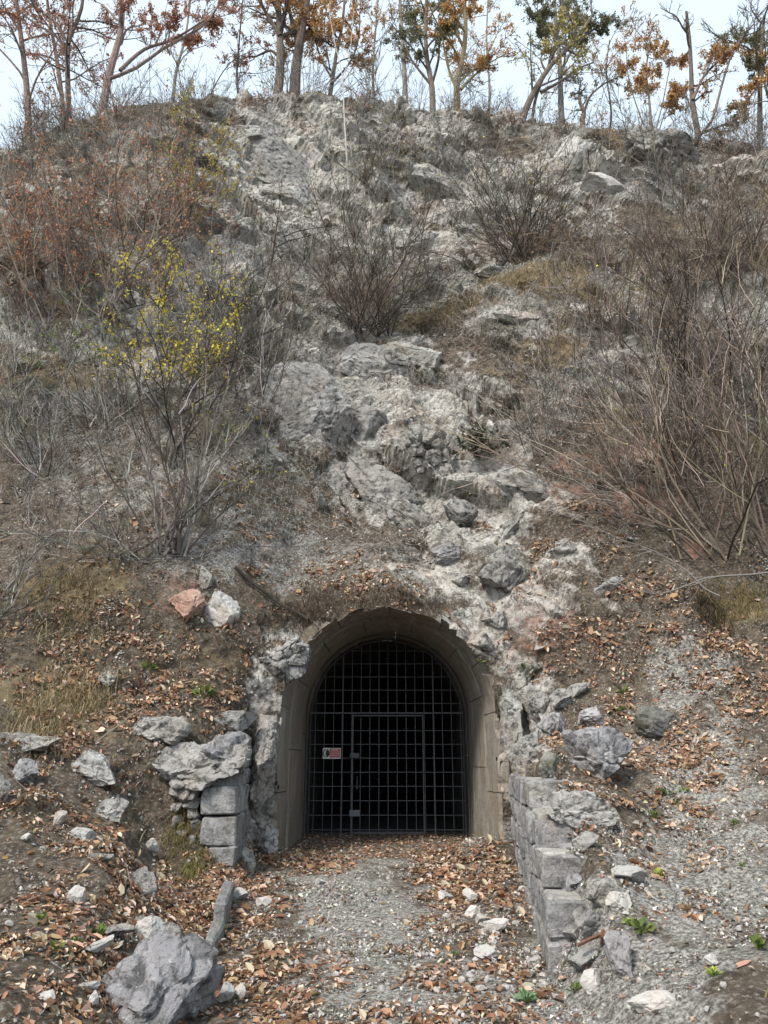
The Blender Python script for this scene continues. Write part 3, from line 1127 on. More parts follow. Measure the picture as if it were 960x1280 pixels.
ROCKS = [
    # left slope
    (35, 928, 84, 34, 'rock', 'long flat grey slab jutting out at the left edge under hanging grass', dict(tilt=.12, strata=.12)),
    (116, 958, 76, 40, 'rock', 'pale wedge shaped slab left of the ledge rock', dict(tilt=-.35, strata=.1)),
    (192, 908, 96, 42, 'rock', 'cracked grey outcrop above the ledge rock with dead stick across it', dict(tilt=-.15, strata=.15)),
    (290, 904, 60, 34, 'rock', 'squarish grey block above the ledge rock near the concrete arch', dict(box=.6)),
    (138, 1012, 48, 34, 'rock', 'small layered grey rock on the leaf covered left slope', dict(strata=.15, tilt=-.2)),
    (191, 1057, 20, 22, 'rock_pale', 'pale squarish stone beside the foot of the left wall', dict(box=.5)),
    (177, 1101, 54, 46, 'rock', 'rough pitted grey rock between left wall and big boulder', dict(tilt=.5)),
    (95, 1117, 26, 34, 'rock_pale', 'smooth pale tombstone shaped stone among dead leaves on the left', dict(box=.5)),
    (102, 1044, 34, 20, 'rock', 'low grey rock half sunk in leaves left of the wall', dict(tilt=-.2)),
    (76, 1021, 18, 18, 'rock_pale', 'small pale stone on the left slope near a layered rock', {}),
    (125, 1072, 36, 14, 'rock', 'low layered rock with moss above the tombstone shaped stone', dict(strata=.12)),
    (32, 1045, 12, 10, 'rock_pale', 'tiny white stone near the left edge of the slope', {}),
    (140, 847, 32, 22, 'rock', 'lone pale grey stone on the grassy left slope', dict(sub=4, tilt=.3, strata=.1)),
    (30, 965, 36, 36, 'rock_dark', 'shadowed grey rock below the slab at the left edge', {}),
    (4, 985, 20, 40, 'rock', 'grey rock cut by the left picture edge', {}),
    (112, 1232, 26, 18, 'rock_pale', 'pale stone left of the big boulder in leaf litter', {}),
    (62, 1243, 24, 14, 'rock_pale', 'flat white stone at the bottom left in leaf litter', {}),
    (118, 1248, 14, 22, 'rock_pale', 'upright white stone at the bottom left of the boulder', {}),
    (250, 1226, 30, 34, 'rock_dark', 'dark rock between big boulder and path edge', {}),
    # right slope
    (745, 945, 104, 78, 'rock_dark', 'large dark fractured boulder with purplish face above the right wall', dict(sub=5, strata=.12, cuts=12)),
    (822, 901, 62, 42, 'rock_mossy', 'dark mossy boulder alone on the right scree slope', dict(cuts=7, rough=.07)),
    (690, 906, 46, 40, 'rock_dark', 'dark blocky rock beside the right side of the arch', dict(box=.3)),
    (738, 893, 42, 32, 'rock_dark', 'dark capping rock on top of the large fractured boulder', {}),
    (705, 872, 36, 28, 'rock', 'grey rock right of the arch below the leaf slope', dict(tilt=.5)),
    (722, 862, 36, 18, 'rock', 'thin tilted slab on the leaf slope right of the arch', dict(tilt=.5, strata=.1)),
    (668, 872, 40, 46, 'rock', 'pale lichened rock hugging the right jamb of the arch', {}),
    (665, 935, 46, 50, 'rock', 'rough grey rock between right jamb and fractured boulder', {}),
    (650, 985, 40, 30, 'rock_mossy', 'mossy rock at the far top end of the right wall', {}),
    (690, 962, 36, 44, 'rock_mossy', 'mossy knob left of the large fractured boulder', {}),
    (722, 1012, 96, 50, 'rock', 'long rounded pale boulder lying on top of the right wall', dict(sub=5, strata=.12, cuts=8, tilt=-.1)),
    (731, 1050, 36, 24, 'rock', 'wedge of grey stone under the rounded boulder on the right wall', dict(tilt=.25)),
    (752, 1116, 50, 36, 'rock', 'grey angular rock in the rubble behind the right wall', dict(tilt=-.4)),
    (790, 1092, 52, 22, 'rock_pale', 'flat pale slab in the rubble right of the wall', dict(tilt=-.1)),
    (775, 1122, 36, 30, 'rock_pale', 'pale broken rock at the right edge of the rubble', {}),
    (742, 1150, 46, 36, 'rock', 'grey rock directly above the rusty iron', {}),
    (732, 1197, 44, 34, 'rock', 'cracked grey rock just below the rusty iron', dict(tilt=.3)),
    (774, 1196, 40, 66, 'rock_dark', 'tall smooth dark slab right of the rusty iron', dict(tilt=.15)),
    (740, 1226, 30, 30, 'rock_pale', 'pale angular stone at the foot of the rubble by the wall end', {}),
    (812, 1250, 58, 28, 'rock_pale', 'broad flat pale stone sunk in the gravel at bottom right', {}),
    (888, 1199, 18, 16, 'rock_pale', 'rounded white stone on gravel near the right edge', {}),
    (710, 1120, 30, 44, 'rock_dark', 'dark rubble stone behind the stepped end of the right wall', {}),
    (718, 1075, 26, 30, 'rock', 'narrow grey stone behind the right wall top', {}),
    (700, 1090, 24, 28, 'rock_dark', 'small dark stone wedged behind the right wall', {}),
    # cliff outcrops
    (276, 760, 50, 46, 'rock_pale', 'smooth pale pinkish outcrop in the soil up left of the arch', dict(tilt=-.7, cuts=6, rough=.05)),
    (232, 752, 46, 48, 'rock_red', 'reddish broken outcrop in the soil up left of the arch', dict(tilt=.4)),
    (258, 722, 18, 34, 'rock', 'narrow upright grey stone above the reddish outcrop', {}),
    (832, 184, 104, 56, 'rock', 'big light domed rock on the skyline at the right', dict(sub=5, tilt=-.35, strata=.16, cuts=6)),
    (712, 196, 46, 60, 'rock_pale', 'smooth white rounded rock high on the cliff below the skyline', dict(sub=4, tilt=-.6, cuts=6, rough=.06)),
    (752, 236, 66, 30, 'rock_pale', 'long smooth white rock slanting down from the skyline notch', dict(tilt=-.5, cuts=6, rough=.06)),
    (646, 400, 62, 20, 'rock_pale', 'bright white slab amid tan grass on the cliff', dict(tilt=-.15)),
    (795, 575, 44, 32, 'rock_red', 'pinkish red rock behind the leaning stems on the right slope', {}),
    (706, 686, 40, 18, 'rock', 'pale ledge stone on the slope up right of the arch', dict(tilt=.2)),
    (610, 340, 46, 22, 'rock', 'bright grey ledge below the round shrub on the cliff', dict(strata=.15)),
    (615, 530, 16, 26, 'rock_pale', 'small leaning pale stone beside the evergreen bush', dict(tilt=.5)),
    (572, 640, 48, 38, 'rock', 'flat faced grey block above and right of the arch', dict(box=.4, tilt=-.4)),
    (560, 690, 46, 36, 'rock_dark', 'rounded dark grey rock above the arch', {}),
    (535, 560, 90, 62, 'rock', 'overhanging rough conglomerate bulge in the middle of the cliff', dict(sub=5, tilt=-.45, rough=.16)),
    (620, 775, 40, 30, 'rock', 'pale broken rock at the right shoulder of the arch', {}),
    (600, 800, 34, 26, 'rock', 'small pale rock touching the right shoulder of the arch', {}),
    (580, 722, 30, 20, 'rock', 'small grey stone over the crown of the arch', {}),
]
for k, (px, py, w, h, mat, lab, kw) in enumerate(ROCKS):
    kw = dict(kw)
    rock('rock', lab, px, py, w, h, mat, 300 + k, **kw)

# the overhanging ledge rock that sits on the left wall
rock('rock', 'massive dark streaked ledge rock overhanging the end of the left wall', 246, 964, 150, 70, 'rock', 401, y=10.0, depth=1.3, sub=5, tilt=.18, strata=.22, rough=.09, cuts=14, box=.2)
rock('rock', 'dark lichen blotched rock on the right half of the ledge rock', 288, 945, 66, 56, 'rock_dark', 402, y=9.9, depth=.8, sub=4, rough=.12)
# rough masses of rock flanking the concrete
rock('rock', 'tall rough pale rock face left of the concrete arch', 334, 940, 30, 130, 'rock', 403, y=11.1, depth=.9, sub=5, rough=.13, cuts=18, box=.4)
rock('rock', 'crumbling pale rock foot between left wall and concrete arch', 338, 1050, 30, 50, 'rock', 404, y=10.9, depth=.6, sub=5, rough=.13, tilt=.35, cuts=18)
rock('rock', 'rough pale rock shoulder on the upper left of the arch', 356, 822, 64, 70, 'rock', 405, y=11.25, depth=.8, sub=5, rough=.12, tilt=.5, cuts=18)
rock('rock', 'rough grey rock face right of the concrete arch', 642, 900, 34, 140, 'rock', 406, y=11.15, depth=.9, sub=5, rough=.12, cuts=18, box=.4)

# large pale slabs of bedrock standing out of the cliff
SLABS = [(386, 512, 96, 116, .0, 'rock', 'broad smooth grey rock face left of the middle of the cliff'), (470, 462, 74, 56, -.6, 'rock', 'pale cracked slab right of the smooth grey face'), (512, 446, 60, 36, -.35, 'rock', 'thin pale bedding ledge under the middle shrub'),
         (452, 528, 58, 66, -.75, 'rock', 'tilted pale slab between smooth face and conglomerate bulge'), (484, 618, 120, 52, -.72, 'rock', 'long diagonal pale slab under the conglomerate bulge'), (520, 652, 70, 44, -.75, 'rock', 'lower diagonal slab pointing at the arch crown'), (592, 606, 66, 40, -.35, 'rock', 'grey cracked block right of the diagonal slab'),
         (655, 604, 66, 40, -.3, 'rock', 'grey slab left of the red rock patch'), (648, 655, 70, 44, .45, 'rock', 'grey slab slanting up to the right above the arch shoulder'), (640, 715, 62, 52, .6, 'rock', 'cracked grey slab up right of the arch crown'), (332, 205, 92, 66, -.5, 'rock', 'large pale slab high on the left of the cliff'),
         (372, 246, 76, 48, -.6, 'rock', 'pale slab below the large slab high on the left'), (306, 168, 62, 36, -.4, 'rock', 'pale ledge close under the earth rim'), (340, 298, 80, 40, -.5, 'rock', 'grey slab left of the dark twiggy shrub'), (562, 240, 80, 44, -.5, 'rock', 'pale ledge left of the round shrub with yellow leaves'),
         (596, 290, 60, 40, -.6, 'rock', 'stepped grey ledge lower left of that round shrub'), (524, 296, 66, 40, -.5, 'rock', 'pale slab above the middle shrub to its right'), (430, 186, 72, 34, -.3, 'rock', 'pale ledge behind the birch sapling'), (430, 590, 44, 32, -.7, 'rock', 'small cracked pale block at the top of the diagonal slab'),
         (760, 735, 66, 22, .55, 'rock', 'layered grey ledge on the leaf slope right of the arch'), (690, 800, 60, 24, .7, 'rock', 'slanting pinkish grey ledge right of the arch shoulder')]
for k, (px, py, w, h, ti, mat, lab) in enumerate(SLABS):
    rock('outcrop', lab, px, py, w * 1.3, h * 1.35, mat, 1500 + k, depth=.8, sub=5 if w * h > 3000 else 4, tilt=ti, strata=.07, rough=.05, cuts=13, box=.5, cat='outcrop', fwd=-.26)

# pale stones on the path
pr = np.random.default_rng(8)
BIG = [(610, 1191, 36, 20, 'largest pale pinkish stone on the path near the right wall end'), (556, 1119, 22, 14, 'pale stone on the path near the middle of the right wall'),
       (588, 1118, 22, 16, 'white stone on the path close beside the right wall'), (621, 1156, 34, 22, 'cluster topping white stone on the path beside the right wall'),
       (603, 1148, 24, 14, 'flat white stone near the stone cluster beside the right wall'), (590, 1138, 22, 18, 'grey white stone of the cluster nearest the path middle'),
       (668, 1201, 20, 16, 'white stone at the corner foot of the right wall'), (300, 1116, 20, 16, 'rounded tan stone at the foot of the left wall'),
       (330, 1127, 22, 14, 'grey oval stone on the path edge beside the left wall foot'), (400, 1101, 16, 8, 'white stone on the path left of the middle'),
       (283, 1241, 20, 26, 'pale pinkish stone standing at the path edge right of the big boulder'), (300, 1240, 18, 22, 'white stone beside the path right of the big boulder'),
       (653, 1112, 14, 10, 'small white stone touching the right wall foot')]
for k, (px, py, w, h, lab) in enumerate(BIG):
    rock('stone', lab, px, py, w, h, 'rock_pale', 500 + k, sub=3, cat='stone', cuts=12, rough=.06)
pm = [rock_mesh('stone', 600 + k, (1, .8, .62), 2, 8, .08, 'rock_pale') for k in range(6)]
k = 0
while k < 150:
    px, py = pr.uniform(270, 690), pr.uniform(1065, 1279)
    p, n, d = surf(px, py)
    lim = np.interp(p[1], CY, EDGE_R)
    if abs(p[0]) > lim - .03:
        continue
    if px < 520 and pr.random() > .4:
        continue
    s = pr.uniform(.03, .085) * (1.15 if px > 530 else .9)
    o = link('path_stone', pm[k % 6], None, tuple(p + np.array([0, 0, s * .12])))
    o.scale = (s, s, s)
    o.rotation_euler = (pr.uniform(-.4, .4), pr.uniform(-.4, .4), pr.uniform(0, 6.28))
    lab_ = ('small pale stone at the very bottom edge of the path' if py > 1235 else 'small pale stone on the path beside the right wall' if px > 590 else 'small pale stone along the left edge of the path' if px < 380 else
            'small pale stone on the grey gravel strip near the gate' if py < 1130 else 'small pale stone in the middle of the leafy path')
    tag(o, lab_, 'stone', 'pale stones strewn on the path')
    k += 1
k = 0
while k < 90:
    px, py = (pr.uniform(0, 300), pr.uniform(800, 1279)) if k % 2 else (pr.uniform(690, 960), pr.uniform(880, 1279))
    p, n, d = surf(px, py)
    s = pr.uniform(.025, .07)
    o = link('slope_stone', pm[k % 6], None, tuple(p + n * s * .15))
    o.scale = (s, s, s)
    o.rotation_euler = (pr.uniform(-.5, .5), pr.uniform(-.5, .5), pr.uniform(0, 6.28))
    if k % 2:
        tag(o, 'small pale stone in leaf litter ' + ('high on the left slope above the slab rocks' if py < 930 else 'near the big boulder at lower left' if py > 1120 else 'halfway up the left slope beside the wall'), 'stone', 'pale stones on the left slope')
    else:
        tag(o, 'small pale stone in scree ' + ('above the mossy boulder level on the right slope' if py < 960 else 'at the bottom right corner' if py > 1150 else 'halfway down the right slope'), 'stone', 'pale stones on the right slope')
    k += 1


# ------------------------------------------------------------------ old retaining walls of dressed blocks
def block_mesh(name, L, D, H, seed, mat='block', rough=.022):
    """bevelled, chipped block, front face at y=0 (x 0..L, y 0..D, z 0..H)"""
    rg = np.random.default_rng(seed)
    bm = bmesh.new()
    bmesh.ops.create_cube(bm, size=1)
    for v in bm.verts:
        v.co = Vector(((v.co.x + .5) * L, (v.co.y + .5) * D, (v.co.z + .5) * H)) + Vector(rg.normal(0, .010, 3))
    bmesh.ops.bevel(bm, geom=list(bm.edges), offset=.018, segments=1, affect='EDGES')
    bmesh.ops.subdivide_edges(bm, edges=[e for e in bm.edges if e.calc_length() > .1], cuts=2, use_grid_fill=True)
    bm.verts.ensure_lookup_table()
    V = np.array([v.co[:] for v in bm.verts])
    d = fbm(V * 7 + seed, 4, seed) * rough * 1.8
    bm.normal_update()
    for i, v in enumerate(bm.verts):
        v.co += v.normal * float(d[i])
    me = bpy.data.meshes.new(name)
    bm.to_mesh(me)
    bm.free()
    me.materials.append(M[mat])
    return me


def lay(parent, name, me, origin, ang):
    o = bpy.data.objects.new(name, me)
    COL.objects.link(o)
    o.parent = parent
    o.location = Vector(tuple(origin)) - Vector(parent.location)
    o.rotation_euler = (0, 0, ang)
    return o


# right wall: face runs from the near corner to the arch, stepping down towards the camera
A = np.array([1.25, 6.55]); B = np.array([1.70, 10.9])
dirw = unit(B - A)
length = float(np.linalg.norm(B - A))
angR = math.atan2(dirw[1], dirw[0])
wallR = empty('retaining_wall', (A[0], A[1], 0), 'old retaining wall of grey dressed blocks right of the path, end broken off in steps', 'wall')
wr = random.Random(5)
hc = [.30, .27, .27, .27, .27]
startx = [0.0, 0.04, .42, .85, 1.6]
z = -.04
sd_ = 700
for c in range(5):
    s = startx[c]
    first = True
    while s < length - .1:
        L = wr.uniform(.34, .62)
        if c % 2 and first:
            L = .42
        L = min(L, length - s)
        zz = z + .02 * (s / length) + wr.uniform(-.004, .004)
        p = A + dirw * s
        # wall thickness lies on the hill side: mirror by building from the far end
        q = A + dirw * (s + L - .012)
        me = block_mesh('block', L - .014, .34 if not first else .42, hc[c] - .012, sd_)
        push = wr.uniform(-.012, .012)
        nrm2 = np.array([-dirw[1], dirw[0]])          # points to the path
        o = lay(wallR, 'block', me, (q[0] + nrm2[0] * push, q[1] + nrm2[1] * push, zz), angR + math.pi)
        sd_ += 1
        first = False
        s += L
    # lime mortar bedding behind the joints
    q = A + dirw * (length - .03)
    s0_ = startx[c] + .03
    lay(wallR, 'mortar_bed', block_mesh('mortar_bed', length - .06 - s0_, .26, hc[c] + .004, 890 + c, 'mortar', .006), (q[0] - nrm2[0] * .035, q[1] - nrm2[1] * .035, z + .006), angR + math.pi)
    z += hc[c]
wl = wr
# stones of the broken core behind the face
for k, (px, py, w, h) in enumerate([(700, 1046, 42, 26), (712, 1062, 26, 18), (700, 1085, 30, 26), (716, 1100, 24, 22), (708, 1135, 30, 26), (722, 1135, 24, 22), (715, 1165, 26, 24)]):
    o = rock('core_stone', None, px, py, w, h, 'rock_dark' if k % 2 else 'rock', 740 + k, parent=wallR, box=.4, depth=.3, y=None)

# left wall: square end of large blocks facing the camera, side running to the arch
A2 = np.array([-1.70, 9.55]); B2 = np.array([-1.80, 10.95])
wallL = empty('retaining_wall', (A2[0], A2[1], .1), 'stub of old wall with large square blocks left of the path, under ledge rock', 'wall')
for k, (x0, x1, z0, z1) in enumerate([(-2.12, -1.70, .93, 1.235), (-2.10, -1.70, .60, .915), (-1.99, -1.705, .40, .585), (-1.86, -1.71, .18, .39)]):
    lay(wallL, 'block', block_mesh('block', x1 - x0, .55, z1 - z0, 760 + k, 'block', .016), (x0, 9.52 + .02 * (k % 2), z0), .02)
for k, (x0, x1, z0, z1) in enumerate([(-2.52, -2.33, 1.06, 1.27), (-2.32, -2.14, 1.12, 1.27), (-2.36, -2.135, 1.0, 1.11), (-2.5, -2.35, .93, 1.05), (-2.34, -2.14, .88, .99), (-2.46, -2.3, .78, .92), (-2.29, -2.125, .72, .87), (-2.42, -2.26, .66, .765), (-2.25, -2.12, .60, .71), (-2.24, -2.02, .47, .58), (-2.38, -2.2, .55, .645)]):
    me = rock_mesh('small_stone', 780 + k, (x1 - x0 + .02, .3, z1 - z0 + .02), 3, 6, .07, 'rock', box=.6)
    o = link('small_stone', me, None)
    o.parent = wallL
    o.location = Vector(((x0 + x1) / 2, 9.68, (z0 + z1) / 2)) - Vector(wallL.location)
dL = unit(B2 - A2)
aL = math.atan2(dL[1], dL[0])
zz = .16
for c, h in enumerate([.24, .2, .32, .31, .2, .2]):
    s = .56 if c in (2, 3) else .12 + .1 * (c % 2)
    while s < 1.75:
        L = wr.uniform(.3, .5)
        p = A2 + dL * s
        # hill side is to the left of the direction of travel
        me = block_mesh('block', L - .012, .32, h - .012, sd_, 'block', .018)
        lay(wallL, 'block', me, (p[0] + wr.uniform(-.012, .012), p[1], zz), aL)
        sd_ += 1
        s += L
    zz += h
# leaning kerb slab left of the path
kerb = empty('kerb_slab', (-1.5, 8.0, .1), 'low upright grey slab edging the left side of the path', 'slab')
for k, (x0, y0, x1, y1, zb, zt) in enumerate([(-1.40, 7.55, -1.545, 8.72, .06, .36), (-1.33, 6.85, -1.395, 7.50, .0, .20)]):
    L = math.hypot(x1 - x0, y1 - y0)
    lay(kerb, 'slab_piece', block_mesh('slab_piece', L, .10, zt - zb, 820 + k, 'block', .006), (x0, y0, zb), math.atan2(y1 - y0, x1 - x0))

# rusty iron
ir = empty('rusty_iron', tuple(surf(745, 1172)[0]), 'rusty crossed iron bars poking from the rubble by the right wall', 'scrap iron')
p0, _, d0 = surf(750, 1172)
for (a, b, r) in (((722, 1182), (752, 1168), .014), ((748, 1169), (776, 1171), .02), ((754, 1162), (752, 1180), .012)):
    m = MB()
    yy = p0[1] - .12
    tubes(m, np.array([[at(a[0], a[1], yy), at((a[0] + b[0]) / 2, (a[1] + b[1]) / 2 - 1, yy - .02), at(b[0], b[1], yy + .03)]]), r, r, 5)
    m.build('iron_bar', M['rust'], ir)


# ------------------------------------------------------------------ shrubs and saplings
GREYT = [(.20, .19, .175), (.13, .12, .11), (.29, .28, .26), (.075, .065, .058)]
BROWNT = [(.21, .17, .135), (.14, .11, .088), (.28, .23, .19), (.09, .072, .06)]
DARKT = [(.08, .065, .055), (.11, .09, .075), (.055, .045, .04), (.17, .14, .12)]
RUST = [(.46, .22, .13), (.38, .16, .095), (.52, .32, .2), (.28, .14, .10)]
ORANGE = [(.54, .32, .13), (.46, .25, .10), (.62, .42, .2), (.36, .2, .11)]
YELLOW = [(.62, .51, .08), (.54, .44, .07), (.68, .58, .13), (.42, .38, .07)]
PALEY = [(.42, .36, .11), (.36, .30, .09), (.48, .40, .15)]
GREEN = [(.10, .15, .03), (.15, .20, .05), (.2, .24, .06)]
TANL = [(.30, .20, .10), (.24, .15, .075), (.36, .26, .14)]
OLIVE = [(.17, .18, .10), (.13, .145, .085), (.22, .20, .11)]


def on_twigs(rg, P, n):
    N, m, _ = P.shape
    i = rg.integers(0, N, n)
    t = rg.uniform(.25, 1, n) * (m - 1)
    k = np.minimum(t.astype(int), m - 2)
    f = (t - k)[:, None]
    return P[i, k] * (1 - f) + P[i, k + 1] * f


def leaf_cloud(mbx, rg, pts, pal, size, w=None, jit=.2):
    n = len(pts)
    ax = unit(rg.normal(0, 1, (n, 3)) + np.array([0, 0, -.3]))
    nr = unit(rg.normal(0, 1, (n, 3)) + np.array([0, -.3, .8]))
    L = size * rg.uniform(.6, 1.3, n)
    leaves(mbx, pts, ax, nr, L, L * rg.uniform(.5, .75, n), palette(rg, n, pal, w, jit), .18)


def shrub(label, px, py, hpx, seed, stems=22, spread=42, lean=(0, -.25, 0), twigs=7, twigs2=3, pal=GREYT, leafpal=None, nleaf=0, lsize=.05,
          name='bare_shrub', cat='shrub', group=None, base=.24, thick=1.0, bend=(0, 0, .25), wander=.14, lfilter=None, litter=None, sideways=0.0):
    rg = np.random.default_rng(seed)
    p, n, d = surf(px, py)
    H = hpx / F * d
    root = empty(name, tuple(p), label, cat, group)
    az = rg.uniform(0, 2 * math.pi, stems)
    ti = np.radians(spread) * np.sqrt(rg.uniform(0, 1, stems))
    dv = np.stack([np.sin(ti) * np.cos(az) * 1.15, np.sin(ti) * np.sin(az) * .8, np.cos(ti)], 1) + np.asarray(lean)
    st = p - np.array([0, 0, .08]) + np.stack([rg.normal(0, base * H * .5, stems), rg.normal(0, base * H * .35, stems), rg.normal(0, .03, stems)], 1)
    L0 = H * rg.uniform(.55, 1.12, stems)
    S1 = grow(rg, st, dv, L0, 10, wander, bend)
    mbx = MB()
    r = .0060 * (H ** .6) * thick
    c1 = palette(rg, stems, pal, None, .2)
    tubes(mbx, S1, r * rg.uniform(.7, 1.4, stems), .0035, 3, c1)
    T1, i1, t1, L1 = children(rg, S1, twigs, .18, .97, (15, 48), .42, 6, .12, L0, (0, 0, .2), .45)
    tubes(mbx, T1, r * .5, .0028, 3, palette(rg, len(T1), pal, None, .25))
    T2, i2, t2, L2 = children(rg, T1, twigs2, .2, .98, (20, 55), .45, 4, .14, L1, (0, 0, .15), .4)
    tubes(mbx, T2, .0038, .002, 3, palette(rg, len(T2), pal, None, .25))
    mbx.build('stems', M['twig'], root)
    if nleaf:
        pts = on_twigs(rg, T2, nleaf * 6)
        if lfilter is not None:
            a, b, _ = project(pts)
            pts = pts[lfilter(a, b, rg)]
        pts = pts[:nleaf]
        if len(pts):
            ml = MB()
            leaf_cloud(ml, rg, pts, leafpal, lsize)
            ml.build('leaves', M['leaf'], root)
    return root


def within(*E):
    def f(a, b, rg):
        k = np.zeros(len(a), bool)
        for (cx, cy, rx, ry) in E:
            k |= ((a - cx) / rx) ** 2 + ((b - cy) / ry) ** 2 + rg.normal(0, .4, len(a)) < 1
        return k
    return f


# centre
shrub('round leafless shrub in the middle of the cliff right above the netted hollow', 462, 412, 165, 21, 58, 58, twigs=8, thick=1.35, pal=DARKT, leafpal=TANL, nleaf=120, lsize=.05, bend=(0, 0, .35))
shrub('round leafless shrub with few yellow leaves below the white rocks', 650, 322, 150, 22, 58, 58, twigs=8, thick=1.35, pal=DARKT, leafpal=YELLOW, nleaf=90, lsize=.06)
shrub('dark twiggy shrub high on the cliff beside the pale birch sapling', 470, 245, 110, 23, 30, 42, twigs=7, pal=GREYT, leafpal=PALEY, nleaf=260, lsize=.06)
shrub('dense grey shrub just under the skyline in the middle', 560, 215, 80, 24, 26, 45, twigs=7, pal=GREYT, leafpal=PALEY, nleaf=60, lsize=.06)
shrub('low tangled shrub under the skyline left of the white rocks', 610, 235, 70, 25, 24, 55, twigs=7, pal=GREYT)
shrub('grey shrub below the earth rim at the top left of the cliff', 380, 330, 90, 26, 22, 50, twigs=7, pal=GREYT, leafpal=TANL, nleaf=60)
shrub('thin leafless shrub left of the middle shrub', 350, 400, 130, 27, 18, 45, twigs=7, pal=BROWNT)
shrub('sparse grey shrub leaning over the smooth grey rock face', 330, 500, 150, 28, 16, 48, lean=(.25, -.3, 0), twigs=7, pal=GREYT, leafpal=GREEN, nleaf=90, lsize=.045)
# left
shrub('large shrub with rust red leaves at the upper left', 95, 420, 270, 31, 34, 48, twigs=8, twigs2=4, pal=BROWNT, leafpal=RUST, nleaf=3800, lsize=.062, name='rust_leaved_shrub')
shrub('rust leaved shrub cut by the left picture edge under the ridge trees', 10, 360, 200, 32, 28, 48, twigs=8, twigs2=4, pal=BROWNT, leafpal=RUST, nleaf=3200, lsize=.062, name='rust_leaved_shrub')
shrub('rust leaved shrub on the shoulder below the leaning red tree', 175, 300, 160, 33, 28, 50, twigs=8, twigs2=3, pal=BROWNT, leafpal=RUST, nleaf=2300, lsize=.062, name='rust_leaved_shrub')
shrub('small tree with pale yellow leaves below the ridge at the left', 248, 310, 190, 34, 7, 16, twigs=9, twigs2=4, pal=GREYT, leafpal=PALEY, nleaf=2400, lsize=.065, name='pale_yellow_sapling', cat='sapling')
shrub('sapling with bright yellow leaves on the left of the cliff', 212, 575, 345, 35, 12, 40, lean=(0, -.2, 0), twigs=11, twigs2=5, pal=[(.05, .045, .04), (.07, .06, .05)], leafpal=YELLOW, nleaf=2300, lsize=.056, name='yellow_sapling', cat='sapling',
      lfilter=within((222, 330, 65, 40), (190, 400, 50, 40), (260, 380, 45, 50), (215, 430, 70, 40), (235, 285, 30, 25), (165, 440, 50, 30), (160, 350, 40, 40)), base=.03, thick=1.4)
shrub('many stemmed hazel like shrub fanning up right over the left slope', 215, 685, 250, 36, 20, 40, lean=(.28, -.3, 0), twigs=7, twigs2=3, pal=GREYT, leafpal=[(.25, .26, .05), (.34, .3, .05)], nleaf=160, lsize=.05, base=.08, thick=1.7, lfilter=within((340, 560, 60, 80), (270, 490, 50, 40)))
shrub('low sprawling grey thicket left of the fanning shrub', 150, 690, 130, 37, 30, 85, lean=(-.5, -.35, -.2), twigs=8, twigs2=3, pal=GREYT, bend=(0, 0, -.2), wander=.13, thick=1.2)
shrub('leafless grey thicket on the left slope under the green leaved twigs', 60, 590, 140, 38, 30, 62, twigs=8, pal=GREYT, wander=.1)
shrub('grey thicket high on the left beside the yellow sapling', 130, 530, 160, 39, 24, 50, twigs=8, pal=GREYT, leafpal=GREEN, nleaf=420, lsize=.05, lfilter=within((100, 385, 50, 25), (50, 430, 70, 30), (130, 420, 40, 30)))
shrub('bare branches reaching in from the left picture edge', -30, 790, 190, 40, 12, 45, lean=(.5, -.35, 0), twigs=7, pal=GREYT, thick=1.5)
shrub('grey shrub right of the yellow sapling', 300, 470, 150, 41, 18, 45, twigs=8, pal=GREYT, leafpal=TANL, nleaf=70)
shrub('grey leafless thicket below the pale yellow sapling', 265, 395, 110, 42, 22, 55, twigs=8, pal=GREYT)
shrub('tangle of dark twigs on the left edge in the middle of the slope', 15, 500, 140, 43, 22, 60, twigs=8, pal=GREYT, leafpal=GREEN, nleaf=120, lsize=.05)
# right
shrub('tall leafless shrub with stout stems at the right edge', 925, 690, 400, 51, 30, 42, lean=(-.4, -.2, 0), twigs=8, twigs2=4, pal=BROWNT, thick=1.05, base=.16, wander=.15, leafpal=YELLOW, nleaf=40)
shrub('leafless shrub with stems leaning far left over the red rocks', 850, 605, 190, 52, 26, 50, lean=(-.55, -.3, 0), twigs=8, twigs2=3, pal=BROWNT, thick=1.0, base=.2, wander=.15)
shrub('leafless shrub sweeping low to the left above the leaf slope', 800, 650, 140, 53, 18, 50, lean=(-.8, -.35, 0), twigs=7, twigs2=3, pal=GREYT, thick=.9, base=.2, wander=.16)
shrub('brownish dense shrub below the domed skyline rock', 880, 345, 160, 54, 36, 50, twigs=8, twigs2=3, pal=BROWNT)
shrub('brownish dense shrub at the right edge under the ridge', 965, 360, 170, 55, 36, 45, twigs=8, twigs2=3, pal=BROWNT)
shrub('brown shrub amid tan grass right of the white slab', 770, 430, 160, 56, 26, 50, twigs=8, twigs2=3, pal=BROWNT, leafpal=YELLOW, nleaf=50)
shrub('low brown shrub below the slanting white rock', 745, 330, 90, 57, 24, 55, twigs=7, pal=BROWNT, leafpal=TANL, nleaf=90)
shrub('leafless shrub in front of the dark hollow on the right slope', 870, 560, 190, 58, 24, 40, lean=(-.2, -.25, 0), twigs=8, pal=GREYT, thick=1.3)
shrub('grey shrub over the rock right of the evergreen bush', 690, 560, 120, 59, 18, 55, lean=(-.4, -.3, 0), twigs=7, pal=GREYT)
shrub('thin upright shrub at the far right edge above the grass lump', 960, 650, 300, 60, 16, 30, twigs=8, pal=BROWNT, thick=1.3)
shrub('leafless shrub arching left above the tan grass on the right', 870, 500, 240, 62, 22, 45, lean=(-.5, -.25, 0), twigs=8, twigs2=3, pal=DARKT, thick=1.3)
